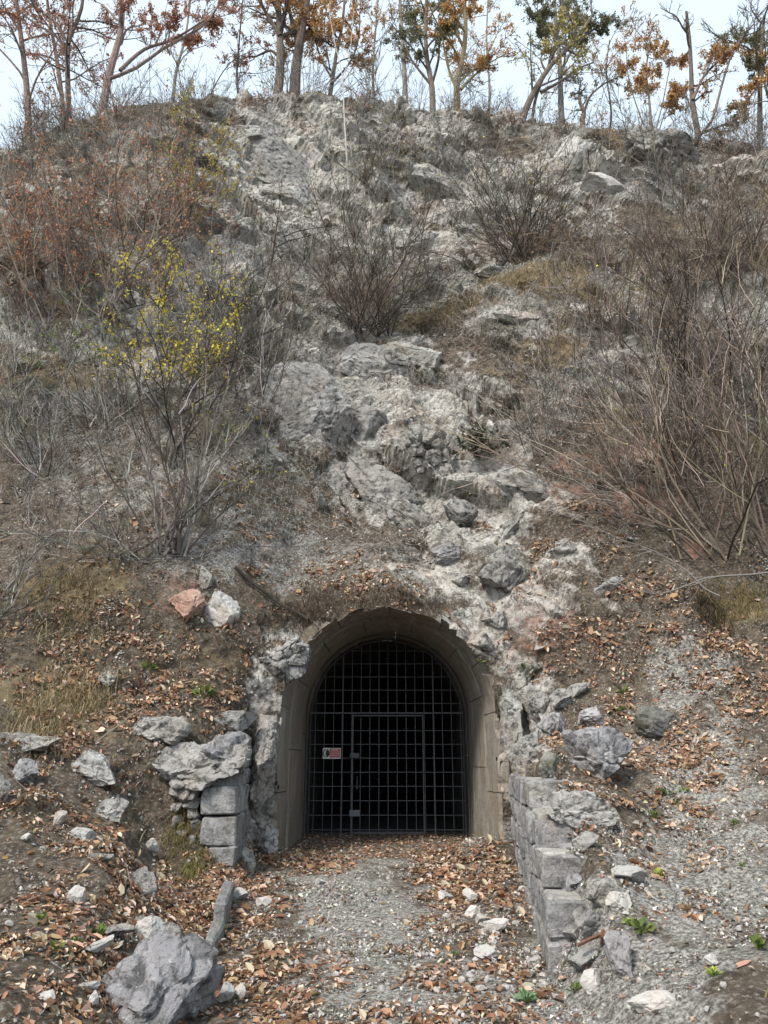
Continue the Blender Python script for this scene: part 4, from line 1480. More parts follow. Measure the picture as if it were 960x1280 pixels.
shrub('tall dark leafless shrub at the right edge under the brownish shrubs', 950, 520, 260, 63, 22, 40, lean=(-.3, -.2, 0), twigs=8, twigs2=3, pal=DARKT, thick=1.3)
shrub('small evergreen bush on the cliff face', 597, 565, 44, 61, 18, 60, twigs=8, twigs2=3, pal=GREYT, leafpal=[(.035, .05, .02), (.05, .06, .025), (.07, .075, .03)], nleaf=1500, lsize=.05, name='evergreen_bush', cat='bush')

# long low branch reaching in from the right edge
p, n, d = surf(935, 760)
br = empty('low_branch', tuple(p), 'long bare branch curving left from the grass lump at the right edge', 'branch')
m = MB()
yb = p[1] - .35
rg = np.random.default_rng(66)


def traced(pts, y, n=16, dy=0.0):
    w = np.array([at(a, b, y + dy * k / max(1, len(pts) - 1)) for k, (a, b) in enumerate(pts)])
    return densify(w, [max(2, n // (len(pts) - 1))] * (len(pts) - 1), 1.0)[None]


B1 = traced([(985, 712), (940, 718), (885, 722), (850, 735), (815, 742), (760, 725), (712, 712), (655, 700)], yb, 21, .5)
B2_ = traced([(900, 745), (880, 735), (860, 715), (820, 690), (770, 672), (725, 650), (690, 640)], yb, 18, .6)
for Bx, r in ((B1, .016), (B2_, .013)):
    tubes(m, Bx, r, .004, 5, (.17, .16, .15))
    T1, i1, t1, L1 = children(rg, Bx, 14, .2, .98, (20, 55), .22, 6, .12, np.array([2.6]), (0, 0, .1))
    tubes(m, T1, .006, .003, 3, (.15, .14, .13))
    T2, i1, t1, L2 = children(rg, T1, 3, .3, .98, (20, 55), .4, 4, .12, L1)
    tubes(m, T2, .004, .002, 3, (.14, .13, .12))
m.build('wood', M['twig'], br)

# pale birch sapling standing before the upper cliff
p, n, d = surf(436, 235)
bs = empty('birch_sapling', tuple(p), 'slender whitish leafless birch sapling in front of the upper cliff', 'sapling')
m = MB()
y0 = p[1] - .05
for pts, r in (([(436, 238), (433, 190), (430, 140), (428, 95), (420, 60), (414, 30), (410, 5)], .028), ([(428, 95), (436, 75), (440, 40), (442, 10)], .018), ([(444, 240), (440, 200), (438, 170)], .014)):
    T0 = traced(pts, y0, 12)
    tubes(m, T0, r, .006, 5, (.42, .40, .38))
    T1, i1, t1, L1 = children(rg, T0, 9, .3, .98, (20, 45), .2, 5, .1, np.array([2.6]), (0, 0, .2))
    tubes(m, T1, .007, .003, 3, (.34, .32, .3))
m.build('stem', M['twig'], bs)

# ------------------------------------------------------------------ trees along the crest


def tree(label, trunks, y, seed, pal, leafpal=None, nleaf=0, lsize=.095, limbs=8, l2=7, l3=5, r=.12, name='ridge_tree', lf=None, lenf=.36, up=.15, ang=(25, 65), needle=False, t0=.35):
    rg = np.random.default_rng(seed)
    nleaf = int(nleaf * 2.0)
    lsize = min(lsize, .078)
    b = at(trunks[0][0][0], trunks[0][0][1], y)
    gz = ground_z(b[0], b[1])
    base = b.copy()
    root = empty(name, (b[0], b[1], gz - .05), label, 'tree', 'trees along the crest')
    m = MB()
    mc = MB()
    allT = []
    for k, pts in enumerate(trunks):
        P = traced(pts, y + rg.uniform(-.1, .1) * (k > 0), 14)
        if k == 0:
            P[0, 0, 2] = min(P[0, 0, 2], gz - .15)
        L = np.linalg.norm(np.diff(P[0], axis=0), axis=1).sum()
        rr_ = r if k == 0 else r * .45
        tubes(m, P, rr_ * 1.15, rr_ * .45, 8, palette(rg, 1, pal, None, .05))
        Lr = np.array([max(L, 2.5)])
        A1, i, t, L1 = children(rg, P, limbs, t0, 1.0, ang, lenf, 9, .16, Lr, (0, 0, up))
        tubes(m, A1, rr_ * .38, rr_ * .12, 5, palette(rg, len(A1), pal, None, .1))
        A2, i, t, L2 = children(rg, A1, l2, .2, 1, (25, 60), .5, 6, .18, L1, (0, 0, up))
        tubes(mc, A2, rr_ * .12, .009, 3, palette(rg, len(A2), pal, None, .1))
        A3, i, t, L3 = children(rg, A2, l3, .2, 1, (25, 60), .5, 4, .18, L2, (0, 0, up))
        tubes(mc, A3, .009, .004, 3, palette(rg, len(A3), pal, None, .1))
        allT.append(A3)
    m.build('trunk', M['bark'], root)
    cr = mc.build('crown', M['twig'], root)
    if nleaf:
        T = np.concatenate(allT)
        pts = on_twigs(rg, T, nleaf * 10)
        pts = pts + rg.normal(0, .04, pts.shape)
        if lf is not None:
            a, bb, _ = project(pts)
            pts = pts[lf(a, bb, rg)]
        pts = pts[:nleaf]
        ml = MB()
        if needle:
            n_ = len(pts)
            ax = unit(rg.normal(0, 1, (n_, 3)) + np.array([0, 0, .4]))
            leaves(ml, pts, ax, unit(rg.normal(0, 1, (n_, 3))), lsize * rg.uniform(.7, 1.3, n_), lsize * .3, palette(rg, n_, leafpal, None, .2), .1)
        else:
            leaf_cloud(ml, rg, pts, leafpal, lsize)
        o = ml.build('foliage', M['leaf'], None)
        o.parent = cr
        o.location = (0, 0, 0)
    return root


DARKB = [(.13, .105, .09), (.10, .085, .075), (.16, .13, .11)]
PINKB = [(.27, .20, .17), (.22, .165, .145)]
GREYB = [(.24, .225, .21), (.2, .185, .175)]
LICH = [(.24, .195, .10), (.19, .15, .095)]
tree('pale grey trunk standing at the left edge of the ridge', [[(38, 215), (34, 120), (28, 60), (18, -20), (10, -120)]], 20.5, 1, PINKB, RUST, 1500, r=.11, limbs=11, l3=7, t0=.2)
tree('slender pinkish trunk second from the left edge of the ridge', [[(82, 215), (80, 150), (72, 80), (60, 10), (50, -90)]], 20.3, 2, PINKB, RUST, 1400, r=.085, limbs=11, l3=7, t0=.2)
tree('dark forked tree with arching limbs at the upper left', [[(88, 185), (85, 110), (86, 50), (102, 10), (112, -80)], [(85, 70), (70, 45), (45, 30), (20, 8), (0, -30)], [(86, 55), (66, 25), (40, 2), (20, -40)]], 19.8, 3, DARKB, RUST, 1700, r=.09, l3=6, t0=.2)
tree('leaning reddish tree with rust red leaves and a long limb to the right', [[(124, 160), (136, 95), (147, 55), (153, 20), (150, -60)], [(132, 100), (170, 85), (205, 60), (250, 35), (272, 8), (280, -30)], [(150, 88), (180, 62), (215, 50), (258, 24)]], 19.9, 4, PINKB, RUST, 3400, r=.13, lf=within((220, 20, 80, 50), (160, 15, 60, 40), (130, 10, 80, 45)), lsize=.10)
tree('thin grey trunk between the leaning red tree and the earth rim', [[(215, 140), (220, 90), (232, 45), (240, -20)]], 21.2, 5, GREYB, RUST, 500, r=.06)
tree('slender sapling arching left over the earth rim', [[(300, 135), (296, 95), (300, 40), (306, -30)], [(262, 120), (280, 88), (300, 70), (330, 60)]], 21.0, 6, DARKB, RUST, 700, r=.04)
tree('left trunk of the twin trees on the earth rim', [[(346, 128), (350, 90), (350, 50), (348, 10), (345, -90)], [(350, 45), (335, 20), (322, -5), (310, -60)], [(350, 30), (358, 5), (362, -40)]], 20.6, 7, DARKB, ORANGE, 1500, r=.15, lf=within((355, 85, 25, 30), (370, 20, 50, 30)))
tree('thicker right trunk of the twin trees on the earth rim', [[(368, 128), (370, 85), (376, 45), (384, 0), (392, -90)], [(374, 60), (366, 30), (360, 5), (350, -50)]], 20.8, 8, DARKB, ORANGE, 2400, r=.18, lf=within((385, 60, 45, 45), (395, 20, 60, 40)))
tree('leafy orange brown tree right of the twin trunks', [[(408, 145), (414, 110), (420, 70), (428, 30), (432, -20)], [(414, 105), (436, 80), (448, 50), (450, 10)], [(416, 100), (400, 70), (392, 35), (392, 0)]], 21.4, 9, DARKB, ORANGE, 4200, r=.08, lsize=.11, limbs=10, lf=within((425, 70, 38, 45), (415, 30, 42, 35)))
tree('straight grey trunk with dusky foliage', [[(507, 145), (506, 100), (503, 50), (500, 0), (498, -90)]], 21.6, 10, GREYB, OLIVE, 1600, r=.09, lf=within((490, 50, 40, 40), (510, 15, 50, 30)))
tree('dark forked tree with grey green foliage on the skyline', [[(541, 152), (540, 110), (534, 75), (532, 30), (536, -60)], [(540, 105), (548, 75), (550, 40), (560, -10)], [(538, 105), (524, 88), (512, 70), (505, 45)]], 20.9, 11, DARKB, OLIVE, 2600, r=.10, lf=within((535, 35, 40, 35), (555, 55, 20, 15)))
tree('lichen yellowed forked tree with orange leaves on the skyline', [[(572, 160), (571, 120), (572, 100), (580, 60), (582, 20), (575, -60)], [(571, 112), (562, 90), (556, 65), (552, 40)], [(580, 60), (570, 35), (580, 5), (590, -40)], [(576, 112), (592, 95), (606, 85)]], 20.5, 12, LICH, ORANGE, 3800, r=.11, lf=within((610, 30, 50, 48), (565, 15, 50, 30), (625, 50, 26, 22)))
tree('leaning tree with a drooping limb and yellow green leaves near its foot', [[(650, 165), (656, 140), (670, 110), (690, 80), (715, 55), (740, 20)], [(664, 165), (668, 130), (676, 105), (690, 70), (700, 30), (705, -40)], [(676, 115), (700, 102), (722, 86), (742, 78)]], 20.2, 13, DARKB, PALEY, 1200, r=.11, lf=within((657, 98, 26, 30), (668, 125, 18, 20), (700, 50, 40, 40)))
tree('broad tree with dull olive crown leaning to the right', [[(703, 165), (701, 125), (700, 80), (695, 30), (690, -60)], [(701, 90), (720, 55), (745, 35), (770, 22)], [(700, 70), (690, 40), (670, 10)]], 20.9, 14, GREYB, OLIVE, 5200, r=.10, limbs=11, lsize=.10, lf=within((705, 35, 60, 42), (735, 45, 45, 30), (680, 20, 45, 25)))
tree('small crooked snag on the skyline', [[(729, 172), (728, 150), (730, 140), (725, 128), (724, 115)], [(730, 141), (738, 120), (755, 105), (775, 95)]], 20.2, 15, DARKB, OLIVE, 100, r=.09, l2=5)
tree('young orange leaved tree with several stems behind the domed rock', [[(815, 170), (812, 130), (808, 90), (812, 50)], [(818, 170), (828, 130), (836, 90), (842, 60)], [(810, 170), (795, 130), (785, 95), (783, 60)], [(822, 170), (832, 140), (850, 110)]], 20.6, 16, DARKB, ORANGE, 4200, r=.045, lsize=.085, limbs=8, lf=within((808, 75, 40, 42), (840, 95, 30, 40), (790, 100, 22, 30)))
tree('crooked oak like tree right of the domed rock', [[(874, 195), (872, 165), (866, 130), (864, 90), (862, 50), (858, 15)], [(873, 170), (890, 150), (900, 115), (912, 75), (925, 50), (942, 30)], [(866, 125), (880, 95), (900, 75), (912, 60)], [(873, 168), (900, 158), (925, 145)]], 20.0, 17, DARKB, ORANGE, 1100, r=.10, lf=within((872, 80, 30, 30), (865, 130, 20, 30), (915, 70, 25, 20)), limbs=6)
tree('dark pine like tree at the right picture edge', [[(952, 205), (950, 160), (950, 110), (952, 60), (955, 20)]], 20.8, 18, DARKB, OLIVE, 4200, r=.10, limbs=12, lsize=.10, lf=within((945, 100, 60, 55), (920, 130, 40, 40)), t0=.1, lenf=.45)
tree('yellow brown leaved tree partly out of view at the right edge', [[(985, 205), (975, 160), (960, 120), (950, 80)]], 19.6, 19, DARKB, ORANGE, 1600, r=.06, lf=within((940, 105, 40, 35)), limbs=9, t0=.15, lenf=.5)
tree('slim background trunk left of the straight grey trunk', [[(470, 150), (466, 90), (470, 30), (474, -40)]], 23.0, 20, GREYB, ORANGE, 900, r=.05)
tree('slim background trunk between forked tree and lichen tree', [[(610, 160), (612, 110), (608, 50), (612, -30)]], 23.5, 21, GREYB, ORANGE, 900, r=.05)
tree('slim background trunk left of the crooked snag', [[(760, 180), (764, 140), (758, 90), (762, 50)]], 23.0, 22, DARKB, ORANGE, 500, r=.04)

# skyline undergrowth
for k, (px, h, lab) in enumerate([(455, 45, 'twiggy bush on the crest left of the straight grey trunk'), (595, 40, 'twiggy bush on the crest right of the lichen tree'), (640, 45, 'twiggy bush on the crest at the leaning tree'), (790, 40, 'twiggy bush on the crest left of the domed rock'),
                                  (905, 60, 'twiggy bush on the crest right of the crooked tree'), (250, 50, 'twiggy bush on the crest behind the pale yellow sapling'), (320, 35, 'twiggy bush on the earth rim left of the twin trees'), (60, 70, 'twiggy bush on the crest at the far left'), (150, 60, 'twiggy bush on the crest by the leaning red tree'), (700, 40, 'twiggy bush on the crest at the olive crowned tree')]):
    cy = np.interp(px, PXC, CREST) + 6
    shrub(lab, px, cy, h, 900 + k, 20, 50, lean=(0, 0, 0), twigs=7, twigs2=3, pal=DARKB if k % 2 else BROWNT, leafpal=TANL if k % 2 else RUST, nleaf=110, lsize=.07, name='crest_bush', cat='bush')

# ------------------------------------------------------------------ ground cover: leaves, stone chips, grass (too many to count)
V4 = P1[quad]
e1 = V4[:, 2] - V4[:, 0]
e2 = V4[:, 3] - V4[:, 1]
fn = np.cross(e1, e2)
area = np.linalg.norm(fn, axis=1) * .5
fn = unit(fn)
fpx, fpy, fd = project(qc)
inview = (fd > 3) & (fpx > -140) & (fpx < 1100) & (fpy > 60) & (fpy < 1420)
zq = zone[quad].mean(1)
opq = onpath[quad].all(1)
patch = fbm(qc * 1.3, 4, 91)
patch2 = fbm(qc * 3.5, 3, 95)


def scatter(n, dens, rg):
    w = area * dens * inview
    w = w / w.sum()
    f = rg.choice(len(w), n, p=w)
    u, v = rg.uniform(0, 1, n)[:, None], rg.uniform(0, 1, n)[:, None]
    q = V4[f]
    return (q[:, 0] * (1 - u) + q[:, 1] * u) * (1 - v) + (q[:, 3] * (1 - u) + q[:, 2] * u) * v, fn[f], f


def spread_on(ob, pts, rot, scl, pick, bases):
    """geometry nodes: one of the base meshes on every point"""
    me = ob.data
    n = len(pts)
    me.vertices.add(n)
    me.vertices.foreach_set('co', np.asarray(pts, np.float32).ravel())
    for nm, typ, key, val in (('rot', 'FLOAT_VECTOR', 'vector', rot), ('scl', 'FLOAT', 'value', scl), ('pick', 'INT', 'value', pick)):
        a_ = me.attributes.new(nm, typ, 'POINT')
        a_.data.foreach_set(key, np.asarray(val, np.int32 if typ == 'INT' else np.float32).ravel())
    gn = bpy.data.node_groups.new(ob.name + '_spread', 'GeometryNodeTree')
    gn.interface.new_socket('Geometry', in_out='INPUT', socket_type='NodeSocketGeometry')
    gn.interface.new_socket('Geometry', in_out='OUTPUT', socket_type='NodeSocketGeometry')
    gi, go = gn.nodes.new('NodeGroupInput'), gn.nodes.new('NodeGroupOutput')
    jn = gn.nodes.new('GeometryNodeJoinGeometry')

    def named(nm, typ):
        n_ = gn.nodes.new('GeometryNodeInputNamedAttribute')
        n_.data_type = typ
        n_.inputs['Name'].default_value = nm
        return n_.outputs['Attribute']
    arot, ascl, apick = named('rot', 'FLOAT_VECTOR'), named('scl', 'FLOAT'), named('pick', 'INT')
    for k, bo in enumerate(bases):
        oi_ = gn.nodes.new('GeometryNodeObjectInfo')
        oi_.inputs['Object'].default_value = bo
        cp = gn.nodes.new('FunctionNodeCompare')
        cp.data_type = 'INT'
        cp.operation = 'EQUAL'
        gn.links.new(apick, cp.inputs[2])
        cp.inputs[3].default_value = k
        ip = gn.nodes.new('GeometryNodeInstanceOnPoints')
        gn.links.new(gi.outputs[0], ip.inputs['Points'])
        gn.links.new(cp.outputs[0], ip.inputs['Selection'])
        gn.links.new(oi_.outputs['Geometry'], ip.inputs['Instance'])
        gn.links.new(arot, ip.inputs['Rotation'])
        gn.links.new(ascl, ip.inputs['Scale'])
        gn.links.new(ip.outputs[0], jn.inputs[0])
    gn.links.new(jn.outputs[0], go.inputs[0])
    ob.modifiers.new('spread', 'NODES').node_group = gn


def lie_on(n, rg):
    """euler angles that lay z along the normals, with a random spin"""
    t = unit(np.cross(n, rg.normal(0, 1, n.shape)))
    b = np.cross(n, t)
    return np.stack([np.arctan2(b[:, 2], n[:, 2]), -np.arcsin(np.clip(t[:, 2], -1, 1)), np.arctan2(t[:, 1], t[:, 0])], 1)


LIT = [(170, 860, 190, 120, .9), (150, 1180, 190, 110, 1.1), (270, 610, 130, 60, .6), (790, 800, 150, 90, 1.3), (700, 700, 110, 60, .7), (730, 1010, 120, 70, .8), (330, 1240, 90, 70, 1.2), (400, 1075, 90, 22, 1.2), (570, 1090, 90, 60, 1.0), (480, 1240, 180, 50, .7),
       (430, 730, 120, 30, .7), (860, 970, 120, 110, .9), (900, 860, 90, 80, .8), (340, 800, 60, 40, .8), (640, 830, 50, 40, .6), (250, 1130, 60, 60, 1.2), (60, 1060, 90, 90, .9), (450, 590, 40, 30, .5)]
wq = fbm(qc * .9, 5, 5, .65) * 1.15
lit = blobs(fpx, fpy, LIT, wq)
up_ = np.clip((qc[:, 2] - 4.5) / 4, 0, 1)
dl = (.13 + 1.1 * lit) * (1 + 1.3 * patch).clip(.15) * (1 + 1.2 * patch2).clip(.1)
dl *= (1 - .85 * np.clip(zq[:, 0], 0, 1)) * (1 - .5 * zq[:, 3] * (lit < .8)) * np.clip(fn[:, 2] * 1.6, .12, 1)
dl *= np.where(qc[:, 2] > 6, .45, 1.0) * np.interp(fd, [4, 8, 14, 26], [2.4, 1.5, .55, .2])
dl[(np.abs(qc[:, 0] - .0) < .45) & opq & (qc[:, 1] > 7.5)] *= .25
rg = np.random.default_rng(77)
LP = [(.28, .165, .10), (.22, .12, .07), (.37, .25, .165), (.20, .115, .07), (.52, .41, .31), (.38, .34, .29), (.11, .075, .055)]
LW = [3, 2.4, 2.4, 2, 1.4, 1.2, 1.5]
nl = 105000
pp, pn, pf = scatter(nl, dl, rg)
dep = project(pp)[2]
mbl = MB()
ax = unit(rg.normal(0, 1, (nl, 3)))
nr = unit(pn + rg.normal(0, .45, (nl, 3)))
ax = unit(ax - nr * (ax * nr).sum(1, keepdims=True))
size = np.interp(dep, [4, 9, 20], [.046, .055, .080]) * np.exp(rg.normal(-.1, .38, nl))
colr = palette(rg, nl, LP, LW, .22)
colr *= np.where(pp[:, 2:3] > 4.5, np.array([.85, .8, .78]), 1)
leaves(mbl, pp + pn * rg.uniform(0, .025, (nl, 1)) - ax * size[:, None] * .5, ax, nr, size, size * rg.uniform(.42, .68, nl), colr, rg.uniform(.05, .4, (nl, 1)), 6)
# leaves blown into the tunnel mouth
nf = 4200
fx, fy = rg.uniform(-1.4, 1.55, nf), 11.15 + 2.9 * rg.uniform(0, 1, nf) ** 1.3
fzz = pathz(fy) - .02 + .24 * np.exp(-((fx - 1.35) / .5) ** 2 - ((fy - 11.0) / .9) ** 2) + rg.uniform(.0, .03, nf)
pp2 = np.stack([fx, fy, fzz], 1)
ax = unit(rg.normal(0, 1, (nf, 3)) * np.array([1, 1, .2]))
sz = .055 * rg.uniform(.6, 1.2, nf)
leaves(mbl, pp2, ax, unit(np.array([0, 0, 1.0]) + rg.normal(0, .4, (nf, 3))), sz, sz * .55, palette(rg, nf, LP, LW, .2), .2)
o = mbl.build('fallen_leaves', M['litter'])
tag(o, 'brown dead leaves littering the path and slopes', 'leaves', kind='stuff')

mats_ = []
for k in range(8):
    rb = np.random.default_rng(6100 + k)
    nn_ = 44
    rr2 = .17 * np.sqrt(rb.uniform(0, 1, nn_)); an = rb.uniform(0, 6.28, nn_)
    q = np.stack([rr2 * np.cos(an), rr2 * np.sin(an), rb.uniform(-.012, .02, nn_)], 1)
    ax = unit(rb.normal(0, 1, (nn_, 3)) * np.array([1, 1, .3]))
    sz = .048 * np.exp(rb.normal(-.1, .40, nn_))
    mm = MB()
    leaves(mm, q, ax, unit(np.array([0, 0, 1.0]) + rb.normal(0, .42, (nn_, 3))), sz, sz * rb.uniform(.42, .68, nn_), palette(rb, nn_, LP, LW, .22), rb.uniform(.05, .4, (nn_, 1)), 6)
    mats_.append(bpy.data.objects.new('leaf_mat', mm.mesh('leaf_mat', M['litter'])))
nm_ = 15000
pp, pn, pf = scatter(nm_, dl * (.3 + lit), rg)
lm = link('leaf_mats', bpy.data.meshes.new('leaf_mats'))
tag(lm, 'matted drifts of curled brown leaves on path edges and slopes', 'leaves', kind='stuff')
spread_on(lm, pp + pn * .008, lie_on(unit(pn + np.array([0, 0, .15])), rg), np.interp(project(pp)[2], [4, 9, 20], [.85, 1.0, 1.4]) * rg.uniform(.7, 1.25, nm_), rg.integers(0, 8, nm_), mats_)

# stone chips
dc = (.10 + 1.25 * zq[:, 3] + .25 * opq) * (1 + 1.2 * patch2).clip(.15) * np.clip(fn[:, 2] * 2.0, .1, 1)
dc *= np.interp(fd, [4, 7, 12, 22], [1.2, 1.1, .6, .25]) * (1 - .6 * np.clip(zq[:, 0], 0, 1)) * (1 - .35 * np.clip(lit, 0, 1))
mbc = MB()
oct_v = np.array([(1, 0, 0), (-1, 0, 0), (0, 1, 0), (0, -1, 0), (0, 0, .7), (0, 0, -.7)], float)
oct_t = np.array([(0, 2, 4), (2, 1, 4), (1, 3, 4), (3, 0, 4), (2, 0, 5), (1, 2, 5), (3, 1, 5), (0, 3, 5)])
tet_v = np.array([(1, 0, -.4), (-.6, .8, -.4), (-.6, -.8, -.4), (.1, 0, .8)], float)
tet_t = np.array([(0, 1, 3), (1, 2, 3), (2, 0, 3), (0, 2, 1)])
tot_ = (area * dc * inview).sum()
near_ = (area * dc * inview * (fd < 8.5)).sum() / tot_
for ncp, bv, bt, wgt in ((int(60000 * near_), oct_v, oct_t, fd < 8.5), (int(60000 * (1 - near_)), tet_v, tet_t, fd >= 8.5)):
    pp, pn, pf = scatter(ncp, dc * wgt, rg)
    dep = project(pp)[2]
    s = np.interp(dep, [4, 9, 20], [.0125, .017, .032]) * np.minimum(np.exp(rg.normal(0, .45, ncp)), 1.9)
    A_ = unit(rg.normal(0, 1, (ncp, 3)))
    B_ = unit(np.cross(A_, rg.normal(0, 1, (ncp, 3))))
    C_ = np.cross(A_, B_)
    nv_ = len(bv)
    jit = bv[None] * rg.uniform(.55, 1.35, (ncp, nv_, 1)) + rg.normal(0, .12, (ncp, nv_, 3))
    W_ = (jit[..., 0:1] * A_[:, None] + jit[..., 1:2] * B_[:, None] * .8 + jit[..., 2:3] * C_[:, None]) * s[:, None, None] + (pp + pn * s[:, None] * .3)[:, None]
    tt = (np.arange(ncp)[:, None, None] * nv_ + bt[None]).reshape(-1, 3)
    cc = palette(rg, ncp, [(.36, .345, .315), (.26, .245, .225), (.50, .485, .45), (.16, .15, .135), (.34, .27, .21)], [3, 2.6, 3.0, 1.8, .9], .18)
    mbc.add(W_.reshape(-1, 3), None, tt, np.repeat(cc, nv_, axis=0))
o = mbc.build('gravel', M['chips'])
tag(o, 'grey and white stone chips covering path and slopes', 'gravel', kind='stuff')
# crumbled mats of chips, soil clods, leaf scraps and twig bits
cm_ = []
for k in range(10):
    rb = np.random.default_rng(6500 + k)
    nn_ = 60
    rr2 = .19 * np.sqrt(rb.uniform(0, 1, nn_)); an = rb.uniform(0, 6.28, nn_)
    s_ = .011 * np.minimum(np.exp(rb.normal(0, .5, nn_)), 1.7)
    q = np.stack([rr2 * np.cos(an), rr2 * np.sin(an), s_ * .2], 1)
    A_ = unit(rb.normal(0, 1, (nn_, 3))); B_ = unit(np.cross(A_, rb.normal(0, 1, (nn_, 3)))); C_ = np.cross(A_, B_)
    jit = oct_v[None] * rb.uniform(.5, 1.35, (nn_, 6, 1)) + rb.normal(0, .12, (nn_, 6, 3))
    W_ = (jit[..., 0:1] * A_[:, None] + jit[..., 1:2] * B_[:, None] * .8 + jit[..., 2:3] * C_[:, None]) * s_[:, None, None] + q[:, None]
    soil_ = k >= 6
    cc = palette(rb, nn_, [(.36, .345, .315), (.27, .255, .235), (.48, .465, .43), (.15, .14, .125), (.09, .07, .05)], [1.2, 1.2, .6, 2, 3] if soil_ else [3, 3, 1.6, 2, .6], .18)
    mm = MB()
    mm.add(W_.reshape(-1, 3), None, (np.arange(nn_)[:, None, None] * 6 + oct_t[None]).reshape(-1, 3), np.repeat(cc, 6, axis=0))
    nl_ = 16 if soil_ else 5
    q = np.concatenate([rb.uniform(-.17, .17, (nl_, 2)), rb.uniform(0, .012, (nl_, 1))], 1)
    sz = .035 * np.exp(rb.normal(0, .3, nl_))
    leaves(mm, q, unit(rb.normal(0, 1, (nl_, 3)) * np.array([1, 1, .3])), unit(np.array([0, 0, 1.0]) + rb.normal(0, .4, (nl_, 3))), sz, sz * .5, palette(rb, nl_, LP, LW, .22), .2, 6)
    tq = grow(rb, np.concatenate([rb.uniform(-.15, .15, (4, 2)), np.full((4, 1), .008)], 1), rb.normal(0, 1, (4, 3)) * np.array([1, 1, .15]), rb.uniform(.05, .16, 4), 4, .15)
    tubes(mm, tq, .0028, .0018, 3, palette(rb, 4, GREYT, None, .2))
    cm_.append(bpy.data.objects.new('chip_mat', mm.mesh('chip_mat', M['chips'])))
for nm2, nn2, dens_, lo_, hi_, lab_ in (('stone_rubble', 9000, dc, 0, 6, 'fine grey stone rubble over path and scree'), ('forest_soil', 9000, (.25 + .8 * patch.clip(0)) * np.interp(fd, [4, 7, 12, 24], [1.3, 1.2, .8, .3]) * (1 - .97 * np.clip(zq[:, 0], 0, 1)) * (1 - .7 * np.clip(zq[:, 3], 0, 1)) * np.where(opq, .4, 1), 6, 10, 'crumbly dark soil with leaf scraps and twigs on the slopes')):
    pp, pn, pf = scatter(nn2, dens_, rg)
    lm = link(nm2, bpy.data.meshes.new(nm2))
    tag(lm, lab_, 'gravel' if lo_ == 0 else 'soil', kind='stuff')
    spread_on(lm, pp, lie_on(unit(pn + np.array([0, 0, .1])), rg), np.interp(project(pp)[2], [4, 9, 20], [.85, 1.05, 1.6]) * rg.uniform(.7, 1.3, nn2), rg.integers(0, hi_ - lo_, nn2), cm_[lo_:hi_])


def blades(mbx, rg, base, nrm, L, pal, droop=1.0, w=None, spread=.5, width=.006):
    """three-point bending blades"""
    n = len(base)
    d = unit(np.array([0, 0, 1.0]) + nrm * .5 + rg.normal(0, spread, (n, 3)))
    L = np.broadcast_to(L, (n,))[:, None]
    m1 = base + d * L * .55
    d2 = unit(d + np.array([0, -.25, -1.0]) * droop + rg.normal(0, .25, (n, 3)))
    m2 = m1 + d2 * L * .5
    sd = unit(np.cross(d, rg.normal(0, 1, (n, 3)))) * width * .5
    V = np.stack([base - sd, base + sd, m1 + sd * .8, m1 - sd * .8, m2], 1).reshape(-1, 3)
    k = np.arange(n)[:, None] * 5
    mbx.add(V, k + [0, 1, 2, 3], k + [3, 2, 4], np.repeat(palette(rg, n, pal, w, .2), 5, axis=0))


# dry grass patches
dg = (np.clip(zq[:, 2] - .25, 0, 1) * 1.2 + .02) * (1 + 1.5 * patch2).clip(.05) * (1 - .7 * np.clip(zq[:, 0], 0, 1)) * (~opq)
ng = 48000
pp, pn, pf = scatter(ng, dg, rg)
mg = MB()
DRY = [(.33, .26, .155), (.26, .195, .11), (.42, .34, .22), (.18, .14, .075), (.14, .135, .06)]
dep = project(pp)[2]
blades(mg, rg, pp - pn * .02, pn, np.interp(dep, [5, 10, 22], [.10, .17, .30]) * rg.uniform(.5, 1.3, ng), DRY, .7, [3, 3, 2, 2, 1.2], width=.012)
o = mg.build('dry_grass', M['grass'])
tag(o, 'tan dry grass growing in patches on the slopes', 'grass', kind='stuff')
# moss and low green herbs on the left slope
GZ = [(200, 860, 120, 60, 1), (90, 1010, 110, 60, .8), (230, 1060, 30, 50, 1), (40, 1200, 50, 50, 1), (250, 860, 60, 40, 1), (930, 790, 40, 30, .6), (370, 1080, 20, 10, .3), (160, 1060, 60, 60, .6)]
dm_ = blobs(fpx, fpy, GZ, wq) * (1 + 1.5 * patch2).clip(.05)
pp, pn, pf = scatter(13000, dm_ + 1e-6, rg)
mg = MB()
blades(mg, rg, pp, pn, .05 * rg.uniform(.5, 1.5, len(pp)), [(.11, .12, .04), (.08, .09, .03), (.16, .15, .06), (.2, .17, .08)], .6, width=.010)
o = mg.build('short_grass', M['grass'])
tag(o, 'short mossy green grass between the leaves on the left slope', 'grass', kind='stuff')
# fallen twigs
pp, pn, pf = scatter(2600, (.3 + lit) * (~opq + .2) * np.where(qc[:, 2] > 2, 1.2, .5), rg)
dd = unit(np.cross(pn, rg.normal(0, 1, pp.shape)) + pn * .15)
tw = grow(rg, pp + pn * .02, dd, rg.uniform(.12, .6, len(pp)), 5, .15)
mg = MB()
tubes(mg, tw, .004, .002, 3, palette(rg, len(pp), GREYT, None, .25))
o = mg.build('fallen_twigs', M['twig'])
tag(o, 'thin dead twigs lying over the slope', 'twigs', kind='stuff')

